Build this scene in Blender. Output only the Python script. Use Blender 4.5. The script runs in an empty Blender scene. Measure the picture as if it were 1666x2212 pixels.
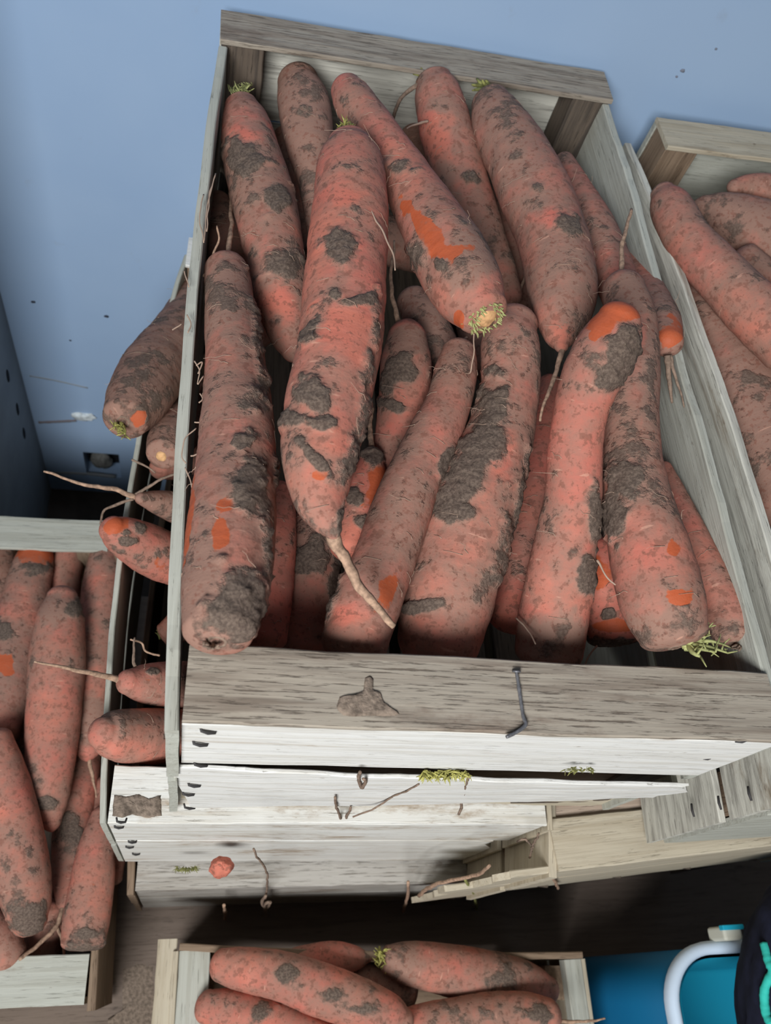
import bpy, math, random
import numpy as np
from mathutils import Vector, Matrix, noise

random.seed(7)
COL = bpy.context.scene.collection
SC = bpy.context.scene
ZF = 0.92                       # height of the rail tops of the upper crate above the floor

# ------------------------------------------------------------------ camera
CP = np.array([0.00754068, -0.11257489, 0.44563343 + ZF])
CR = np.array([0.97575334, -0.04863391, 0.21340142])
CU = np.array([-0.06017589, 0.87781726, 0.47520072])
CW = np.array([0.21043832, 0.47652030, -0.85360653])
FPX = 1800.0
cam = bpy.data.cameras.new('camera')
cam.sensor_fit = 'VERTICAL'; cam.sensor_height = 36.0
cam.lens = FPX / 2212 * 36.0
cam.clip_start = 0.02; cam.clip_end = 30
cam.dof.use_dof = True; cam.dof.focus_distance = 0.58; cam.dof.aperture_fstop = 11
camo = bpy.data.objects.new('camera', cam); COL.objects.link(camo)
camo.matrix_world = Matrix(((CR[0], CU[0], -CW[0], CP[0]), (CR[1], CU[1], -CW[1], CP[1]),
                            (CR[2], CU[2], -CW[2], CP[2]), (0, 0, 0, 1)))
SC.camera = camo

# ------------------------------------------------------------------ light
SC.view_settings.view_transform = 'Standard'; SC.view_settings.look = 'None'
SC.view_settings.exposure = 0.0; SC.view_settings.gamma = 1.0; SC.view_settings.use_curve_mapping = False
world = bpy.data.worlds.new('dim_van_interior'); SC.world = world; world.use_nodes = True
wb = world.node_tree.nodes['Background']
wb.inputs[0].default_value = (0.92, 0.96, 1.0, 1); wb.inputs[1].default_value = 0.075

def area_light(name, loc, target, sx, sy, power, color):
    l = bpy.data.lights.new(name, 'AREA'); l.shape = 'RECTANGLE'; l.size = sx; l.size_y = sy
    l.energy = power; l.color = color
    o = bpy.data.objects.new(name, l); COL.objects.link(o)
    o.location = loc
    o.rotation_euler = (Vector(target) - Vector(loc)).to_track_quat('-Z', 'Y').to_euler()
    return o
# daylight coming in through the open van door behind and to the left of the photographer
area_light('door_daylight', (-0.42, -1.05, ZF + 0.98), (0.10, 0.12, ZF - 0.12), 0.75, 0.6, 40.0, (0.98, 0.99, 1.0))

# ------------------------------------------------------------------ pixel -> place (1666 x 2212 frame); z counts from the upper crate's rail tops
def ray(x, y): return CW + CR * (x - 833) / FPX - CU * (y - 1106) / FPX
def atz(x, y, z):
    d = ray(x, y); return CP + d * ((z + ZF) - CP[2]) / d[2]
def aty(x, y, Y):
    d = ray(x, y); return CP + d * (Y - CP[1]) / d[1]
def to_px(P):
    d = np.asarray(P, float) - CP; w = d @ CW
    return 833 + FPX * (d @ CR) / w, 1106 - FPX * (d @ CU) / w, w

# ------------------------------------------------------------------ materials
class NT:
    def __init__(s, name):
        s.m = bpy.data.materials.new(name); s.m.use_nodes = True; s.t = s.m.node_tree
        s.b = s.t.nodes['Principled BSDF']; s.b.inputs['Specular IOR Level'].default_value = 0.25
    def n(s, typ, **kw):
        nd = s.t.nodes.new(typ)
        for k, v in kw.items(): setattr(nd, k, v)
        return nd
    def put(s, sock, v):
        if isinstance(v, bpy.types.NodeSocket): s.t.links.new(v, sock)
        elif isinstance(v, (tuple, list)): sock.default_value = (*v, 1) if len(v) == 3 and sock.type == 'RGBA' else v
        else: sock.default_value = v
    def math(s, op, a, b=0.0, c=0.0, clamp=False):
        nd = s.n('ShaderNodeMath', operation=op, use_clamp=clamp)
        s.put(nd.inputs[0], a); s.put(nd.inputs[1], b)
        if op in ('MULTIPLY_ADD',): s.put(nd.inputs[2], c)
        return nd.outputs[0]
    def noise(s, vec, scale, detail=3, rough=0.55, dist=0.0):
        nd = s.n('ShaderNodeTexNoise'); s.put(nd.inputs['Vector'], vec)
        nd.inputs['Scale'].default_value = scale; nd.inputs['Detail'].default_value = detail
        nd.inputs['Roughness'].default_value = rough; nd.inputs['Distortion'].default_value = dist
        return nd.outputs[0]
    def step(s, v, lo, hi, a=0.0, b=1.0):
        nd = s.n('ShaderNodeMapRange', interpolation_type='SMOOTHSTEP'); s.put(nd.inputs[0], v)
        for i, q in enumerate((lo, hi, a, b)): s.put(nd.inputs[i + 1], q)
        return nd.outputs[0]
    def mix(s, f, a, b):
        nd = s.n('ShaderNodeMix', data_type='RGBA'); s.put(nd.inputs[0], f); s.put(nd.inputs[6], a); s.put(nd.inputs[7], b)
        return nd.outputs[2]
    def coords(s, scale=(1, 1, 1)):
        tc = s.n('ShaderNodeTexCoord'); oi = s.n('ShaderNodeObjectInfo')
        add = s.n('ShaderNodeVectorMath', operation='MULTIPLY_ADD')
        cx = s.n('ShaderNodeCombineXYZ')
        for i, k in enumerate((37.0, 91.0, 53.0)): s.put(cx.inputs[i], s.math('MULTIPLY', oi.outputs['Random'], k))
        s.put(add.inputs[0], tc.outputs['Object']); add.inputs[1].default_value = scale; s.put(add.inputs[2], cx.outputs[0])
        return add.outputs[0]
    def bump(s, h, strength, dist=0.001, normal=None):
        nd = s.n('ShaderNodeBump'); s.put(nd.inputs['Height'], h)
        nd.inputs['Strength'].default_value = strength; nd.inputs['Distance'].default_value = dist
        if normal is not None: s.put(nd.inputs['Normal'], normal)
        return nd.outputs[0]

def wood(name, base, streak, stain=(0.20, 0.15, 0.10), grain=0.5, stain_at=0.62, rough=0.8, smears=0.45, tear_at=0.60):
    t = NT(name)
    g1 = t.noise(t.coords((5, 90, 90)), 1.6, 5, 0.6, 0.3)
    g2 = t.noise(t.coords((9, 420, 420)), 1.0, 3, 0.6)
    big = t.noise(t.coords((7, 22, 22)), 1.0, 5, 0.62)
    spk = t.noise(t.coords((60, 160, 160)), 1.0, 4, 0.7)
    c = t.mix(t.step(g1, 0.42, 0.68, 0, grain), base, streak)
    c = t.mix(t.step(g2, 0.56, 0.74, 0, grain * 0.55), c, streak)
    c = t.mix(t.step(t.math('MULTIPLY_ADD', spk, 0.35, t.math('MULTIPLY', big, 0.8)), stain_at, stain_at + 0.16, 0, 0.8), c, stain)
    tear = t.noise(t.coords((32, 620, 620)), 1.0, 4, 0.68)
    c = t.mix(t.step(tear, tear_at, tear_at + 0.10, 0, min(1, grain * 1.1)), c, tuple(q * 0.7 for q in streak))
    c = t.mix(t.step(spk, 0.66, 0.76, 0, 0.6), c, tuple(q * 0.6 for q in stain))
    smear = t.noise(t.coords((2.2, 34, 34)), 1.0, 6, 0.66, 0.6)
    c = t.mix(t.step(smear, 0.60, 0.72, 0, smears), c, stain)
    t.put(t.b.inputs['Base Color'], c); t.b.inputs['Roughness'].default_value = rough
    h = t.math('MULTIPLY_ADD', g2, 0.6, t.math('SUBTRACT', g1, t.step(tear, tear_at, tear_at + 0.10, 0, 0.9)))
    t.put(t.b.inputs['Normal'], t.bump(h, 0.55, 0.0012))
    return t.m

def plain(name, color, rough=0.6, vary=0.0, scale=40.0, bump=0.0, metal=0.0):
    t = NT(name); col = color
    if vary:
        n = t.noise(t.coords(), scale, 4)
        col = t.mix(t.step(n, 0.3, 0.72), tuple(min(1, q * (1 + vary)) for q in color), tuple(q * (1 - vary) for q in color))
        if bump: t.put(t.b.inputs['Normal'], t.bump(n, bump, 0.002))
    t.put(t.b.inputs['Base Color'], col); t.b.inputs['Roughness'].default_value = rough; t.b.inputs['Metallic'].default_value = metal
    return t.m

def carrot_material():
    t = NT('dusty_carrot_skin'); v = t.coords()
    at = t.n('ShaderNodeAttribute', attribute_name='skin'); sp = t.n('ShaderNodeSeparateColor'); t.put(sp.inputs[0], at.outputs['Color'])
    mud_a, bare_a, dust_a = sp.outputs[0], sp.outputs[1], sp.outputs[2]
    ax = t.n('ShaderNodeAttribute', attribute_name='axis')
    oi = t.n('ShaderNodeObjectInfo')
    lv = t.n('ShaderNodeVectorMath', operation='MULTIPLY_ADD'); t.put(lv.inputs[0], ax.outputs['Vector']); lv.inputs[1].default_value = (330, 1.5, 1)
    cx = t.n('ShaderNodeCombineXYZ'); t.put(cx.inputs[2], t.math('MULTIPLY', oi.outputs['Random'], 71)); t.put(lv.inputs[2], cx.outputs[0])
    lent = t.noise(lv.outputs[0], 1.0, 1.5, 0.5)
    lv2 = t.n('ShaderNodeVectorMath', operation='MULTIPLY_ADD'); t.put(lv2.inputs[0], ax.outputs['Vector']); lv2.inputs[1].default_value = (120, 1.0, 1); t.put(lv2.inputs[2], cx.outputs[0])
    band = t.noise(lv2.outputs[0], 1.0, 2, 0.5)
    n_big = t.noise(v, 22, 5, 0.6); n_mid = t.noise(v, 75, 6, 0.65); n_fin = t.noise(v, 520, 3, 0.6); n_clr = t.noise(v, 14, 3)
    spots = t.noise(v, 150, 3, 0.6)
    clean = t.mix(t.step(n_clr, 0.4, 0.62), CLEAN_A, CLEAN_B)
    clean = t.mix(t.step(band, 0.45, 0.7, 0, 0.35), clean, CLEAN_C)
    d = t.math('ADD', t.math('MULTIPLY_ADD', n_mid, 0.45, t.math('MULTIPLY', n_big, 0.75)), t.math('MULTIPLY_ADD', dust_a, 0.75, -0.445))
    c = t.mix(t.step(d, 0.26, 0.66, 0.04, 0.97), clean, DUST)
    c = t.mix(t.step(spots, 0.55, 0.63, 0, 0.62), c, SPOT)
    spots2 = t.noise(v, 330, 2, 0.5)
    c = t.mix(t.step(spots2, 0.60, 0.68, 0, 0.6), c, SPOT)
    c = t.mix(t.step(lent, 0.70, 0.76, 0, 0.5), c, LENT)
    c = t.mix(t.step(n_fin, 0.62, 0.75, 0, 0.35), c, DUST)
    n_edge = t.noise(v, 210, 4, 0.7)
    n_mx = t.math('MULTIPLY_ADD', n_mid, 0.75, t.math('MULTIPLY', n_edge, 0.45))
    bare = t.step(t.math('MULTIPLY_ADD', n_mx, 1.2, t.math('ADD', bare_a, -0.66)), 0.42, 0.60)
    c = t.mix(t.math('MULTIPLY', bare, 0.85), c, BARE)
    film = t.step(t.math('MULTIPLY_ADD', n_mx, 1.3, t.math('ADD', mud_a, -0.62)), 0.22, 0.75, 0, 0.75)
    c = t.mix(film, c, DUST)
    spontaneous = t.step(t.math('MULTIPLY_ADD', n_mid, 0.55, t.math('MULTIPLY_ADD', n_big, 0.55, t.math('MULTIPLY', dust_a, 0.14))), 0.68, 0.76, 0, 0.85)
    mud = t.math('MAXIMUM', t.step(t.math('MULTIPLY_ADD', n_mx, 1.45, t.math('ADD', mud_a, -0.90)), 0.38, 0.66), t.math('MULTIPLY', spontaneous, t.math('SUBTRACT', 1.0, bare)))
    mcol = t.mix(t.step(n_fin, 0.35, 0.68), MUD_A, MUD_B)
    c = t.mix(t.math('MULTIPLY', mud, 0.90), c, mcol)
    t.put(t.b.inputs['Base Color'], c)
    t.b.inputs['Specular IOR Level'].default_value = 0.2
    t.put(t.b.inputs['Roughness'], t.math('MULTIPLY_ADD', bare, -0.2, 0.78))
    crack = t.noise(v, 260, 6, 0.75, 0.6)
    h = t.math('ADD', t.math('MULTIPLY', n_fin, 0.35), t.math('MULTIPLY', lent, 0.25))
    h = t.math('ADD', h, t.math('MULTIPLY', t.math('MULTIPLY', crack, 2.2), mud))
    h = t.math('ADD', h, t.math('MULTIPLY', mud, 0.8))
    t.put(t.b.inputs['Normal'], t.bump(h, 0.6, 0.0012))
    return t.m
CLEAN_A = (0.565, 0.156, 0.113); CLEAN_B = (0.585, 0.182, 0.122); CLEAN_C = (0.62, 0.240, 0.180)
DUST = (0.295, 0.174, 0.131); SPOT = (0.235, 0.095, 0.066); LENT = (0.66, 0.36, 0.26); BARE = (0.49, 0.094, 0.028)
MUD_A = (0.085, 0.066, 0.053); MUD_B = (0.190, 0.146, 0.114)
CARROT = carrot_material()
W_GREY = wood('weathered_grey_wood', (0.36, 0.315, 0.255), (0.20, 0.16, 0.125), (0.20, 0.15, 0.115), 0.85, 0.62, 0.8, 0.6, 0.545)
W_WHITE = wood('pale_bleached_wood', (0.74, 0.735, 0.70), (0.52, 0.48, 0.40), (0.36, 0.265, 0.17), 0.45, 0.70)
W_ASH = wood('ash_grey_wood', (0.46, 0.435, 0.395), (0.27, 0.24, 0.20), (0.20, 0.15, 0.11), 0.7, 0.62, 0.8, 0.7, 0.56)
W_STAIN = wood('stained_white_wood', (0.74, 0.735, 0.69), (0.50, 0.45, 0.36), (0.33, 0.235, 0.145), 0.55, 0.60, 0.8, 0.85)
W_STREAK = wood('streaked_back_wood', (0.60, 0.585, 0.51), (0.20, 0.185, 0.16), (0.22, 0.165, 0.11), 0.7, 0.64, 0.8, 0.7)
W_PALE = wood('pale_grey_side_wood', (0.46, 0.465, 0.405), (0.31, 0.30, 0.245), (0.19, 0.145, 0.105), 0.5, 0.70)
W_PINK = wood('pinkish_brown_wood', (0.47, 0.37, 0.29), (0.30, 0.21, 0.15), (0.20, 0.14, 0.10), 0.6, 0.68)
W_CREAM = wood('cream_wood', (0.52, 0.46, 0.35), (0.34, 0.275, 0.185), (0.22, 0.15, 0.09), 0.5, 0.70)
W_DARK = wood('dark_stained_and_shade_wood', (0.135, 0.105, 0.08), (0.05, 0.042, 0.036), (0.06, 0.045, 0.035), 0.8, 0.72)  # also on bottom slats, where the dark colour paints shade into the gaps
W_BROWN = wood('brown_worn_wood', (0.26, 0.185, 0.125), (0.13, 0.085, 0.055), (0.09, 0.06, 0.045), 0.7, 0.68)
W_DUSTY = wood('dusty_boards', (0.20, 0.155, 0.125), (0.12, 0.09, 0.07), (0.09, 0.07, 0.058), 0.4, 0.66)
M_ROOT = plain('dry_root', (0.37, 0.24, 0.165), 0.8, 0.35, 300)
M_DRYROOT = plain('brown_dry_root', (0.22, 0.155, 0.115), 0.85, 0.3, 300)
M_FUZZ = plain('pale_rootlet', (0.42, 0.30, 0.225), 0.8)
M_GREEN = plain('yellow_green_stub', (0.36, 0.34, 0.10), 0.7, 0.45, 160)
M_MOSS = plain('moss_green_stub', (0.20, 0.20, 0.065), 0.8, 0.5, 160)
M_LEAF = plain('pale_green_stalk', (0.33, 0.34, 0.14), 0.7, 0.35, 160)
M_CORE = plain('cut_core', (0.62, 0.36, 0.17), 0.7, 0.25, 220)
M_STAPLE = plain('rusty_staple', (0.045, 0.042, 0.042), 0.6)
M_NAIL = plain('grey_nail', (0.17, 0.17, 0.18), 0.45, 0.25, 500, 0, 0.4)
M_SOIL_LIT = plain('dried_soil_and_lit_floor', (0.20, 0.155, 0.12), 0.95, 0.35, 260, 0.8)

# ------------------------------------------------------------------ object helpers
def link(name, verts, faces, mat, parent=None, M=None, smooth=True):
    me = bpy.data.meshes.new(name); me.from_pydata([tuple(v) for v in verts], [], faces); me.update()
    if smooth: me.polygons.foreach_set('use_smooth', [True] * len(me.polygons))
    if mat is not None: me.materials.append(mat)
    o = bpy.data.objects.new(name, me); COL.objects.link(o)
    if parent is not None:
        o.parent = parent
        o.matrix_basis = parent_inv(parent) @ (M or Matrix())
    elif M is not None: o.matrix_basis = M
    return o
def world_of(o):
    return (world_of(o.parent) @ o.matrix_basis) if o.parent else o.matrix_basis.copy()
def parent_inv(p): return world_of(p).inverted()
def tag(o, label=None, cat=None, group=None, kind=None):
    for k, v in (('label', label), ('category', cat), ('group', group), ('kind', kind)):
        if v: o[k] = v
    return o
def empty(name, loc):
    o = bpy.data.objects.new(name, None); o.empty_display_size = 0.03; COL.objects.link(o)
    o.matrix_basis = Matrix.Translation(Vector(loc)); return o

def board(name, parent, p0, p1, wdir, width, thick, mat, bow=0.0, rough=0.0006, jag0=0.0, jag1=0.0, seed=0, taper=1.0, nx=28, ny=6):
    """A sawn board: p0->p1 is the middle line of its face, wdir the way its width runs; it is a solid of real thickness."""
    p0, p1, wdir = Vector(p0), Vector(p1), Vector(wdir)
    X = (p1 - p0); L = X.length; X.normalize()
    Y = (wdir - X * wdir.dot(X)).normalized(); Z = X.cross(Y)
    M = Matrix(((X.x, Y.x, Z.x, p0.x), (X.y, Y.y, Z.y, p0.y), (X.z, Y.z, Z.z, p0.z), (0, 0, 0, 1)))
    rnd = random.Random(seed * 131 + len(name) * 17 + int(L * 9973))
    off = Vector((rnd.random() * 50, rnd.random() * 50, rnd.random() * 50))
    b = min(0.0009, thick * 0.22)
    # cross-section loop with bevelled corners
    sec = []
    for j in range(ny + 1):
        sec.append((-width / 2 + width * j / ny, thick / 2))
    sec[0] = (-width / 2 + b, thick / 2); sec[-1] = (width / 2 - b, thick / 2)
    top = sec
    loop = [(-width / 2, thick / 2 - b)] + top + [(width / 2, thick / 2 - b), (width / 2, -thick / 2 + b)] + [(y, -thick / 2) for y, z in reversed(top)] + [(-width / 2, -thick / 2 + b)]
    n = len(loop); V = []; F = []
    for i in range(nx + 1):
        t = i / nx
        for y, z in loop:
            x = t * L; w = 1.0 + (taper - 1.0) * t
            yy = y * w; zz = z
            if abs(y) > width * 0.42:
                yy += math.copysign(noise.noise(off + Vector((x * 70, 0, y * 3))) * rough * 2.2, y) + noise.noise(off + Vector((x * 12, 5, y * 3))) * rough * 2.5
            zz += noise.noise(off + Vector((x * 25, y * 90, z * 50))) * rough
            if i == 0: x += jag0 * (noise.noise(off + Vector((9, y * 260, 0))) + 0.4 * noise.noise(off + Vector((3, y * 700, 0))))
            if i == nx: x += jag1 * (noise.noise(off + Vector((7, y * 260, 0))) + 0.4 * noise.noise(off + Vector((1, y * 700, 0))))
            zz += bow * 4 * t * (1 - t)
            V.append((x, yy, zz))
    for i in range(nx):
        for j in range(n):
            a = i * n + j; c = i * n + (j + 1) % n
            F.append((a, c, c + n, a + n))
    # end caps as quad strips (top row to bottom row)
    for i, flip in ((0, False), (nx, True)):
        base = i * n; m = len(top)
        tp = [base + 1 + k for k in range(m)]; bt = [base + n - 2 - k for k in range(m)]
        quads = [(base, tp[0], bt[0], base + n - 1)] + [(tp[k], tp[k + 1], bt[k + 1], bt[k]) for k in range(m - 1)] + [(tp[-1], base + m + 1, base + m + 2, bt[-1])]
        for q in quads: F.append(tuple(reversed(q)) if not flip else q)
    F = [tuple(reversed(f)) for f in F]
    o = link(name, V, F, mat, parent, M, smooth=False)
    return o

def tube_mesh(paths, segs=6):
    """paths: list of [(Vector, radius), ...]; returns one mesh's verts and faces."""
    V, F = [], []
    for path in paths:
        P = [Vector(p) for p, r in path]; R = [r for p, r in path]
        base = len(V); up = None
        for i, p in enumerate(P):
            d = (P[min(i + 1, len(P) - 1)] - P[max(i - 1, 0)])
            if d.length < 1e-9: d = Vector((0, 0, 1))
            d.normalize()
            if up is None: up = d.orthogonal().normalized()
            else:
                up = up - d * up.dot(d)
                up = up.normalized() if up.length > 1e-6 else d.orthogonal().normalized()
            s = d.cross(up)
            for k in range(segs):
                a = 2 * math.pi * k / segs
                V.append(p + (up * math.cos(a) + s * math.sin(a)) * R[i])
        for i in range(len(P) - 1):
            for k in range(segs):
                a = base + i * segs + k; b = base + i * segs + (k + 1) % segs
                F.append((a, b, b + segs, a + segs))
        F.append(tuple(base + k for k in reversed(range(segs))))
        e = base + (len(P) - 1) * segs
        F.append(tuple(e + k for k in range(segs)))
    return V, F

def smooth_path(pts, n):
    """Catmull-Rom through numpy rows."""
    p = np.asarray(pts, float)
    if len(p) == 1: return p
    q = np.vstack([2 * p[0] - p[1], p, 2 * p[-1] - p[-2]])
    seg = np.linalg.norm(np.diff(p[:, :3], axis=0), axis=1); s = np.r_[0, np.cumsum(seg)]
    out = []
    for u in np.linspace(0, s[-1], n):
        i = min(int(np.searchsorted(s, u, side='right')) - 1, len(p) - 2); t = (u - s[i]) / max(seg[i], 1e-9)
        a, b, c, d = q[i], q[i + 1], q[i + 2], q[i + 3]
        out.append(0.5 * ((2 * b) + (c - a) * t + (2 * a - 5 * b + 4 * c - d) * t * t + (3 * b - a - 3 * c + d) * t ** 3))
    return np.array(out)

def strand(name, parent, pts, mat, segs=6, wig=0.0, seed=1, n=None):
    """One thin root: pts rows x, y, z (world), radius."""
    n = n or max(8, 6 * len(pts))
    P = smooth_path(pts, n); rnd = random.Random(seed); off = Vector((rnd.random() * 30, seed, 2))
    path = []
    for i, q in enumerate(P):
        v = Vector(q[:3]); v += noise.noise_vector(v * 90 + off) * wig * min(1, i / 3)
        path.append((v, max(0.00012, q[3] * (1 + 0.25 * noise.noise(v * 300 + off)))))
    V, F = tube_mesh([path], segs)
    M = Matrix.Translation(Vector(P[0][:3])); V = [v - Vector(P[0][:3]) for v in V]
    return link(name, V, F, mat, parent, M)

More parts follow.
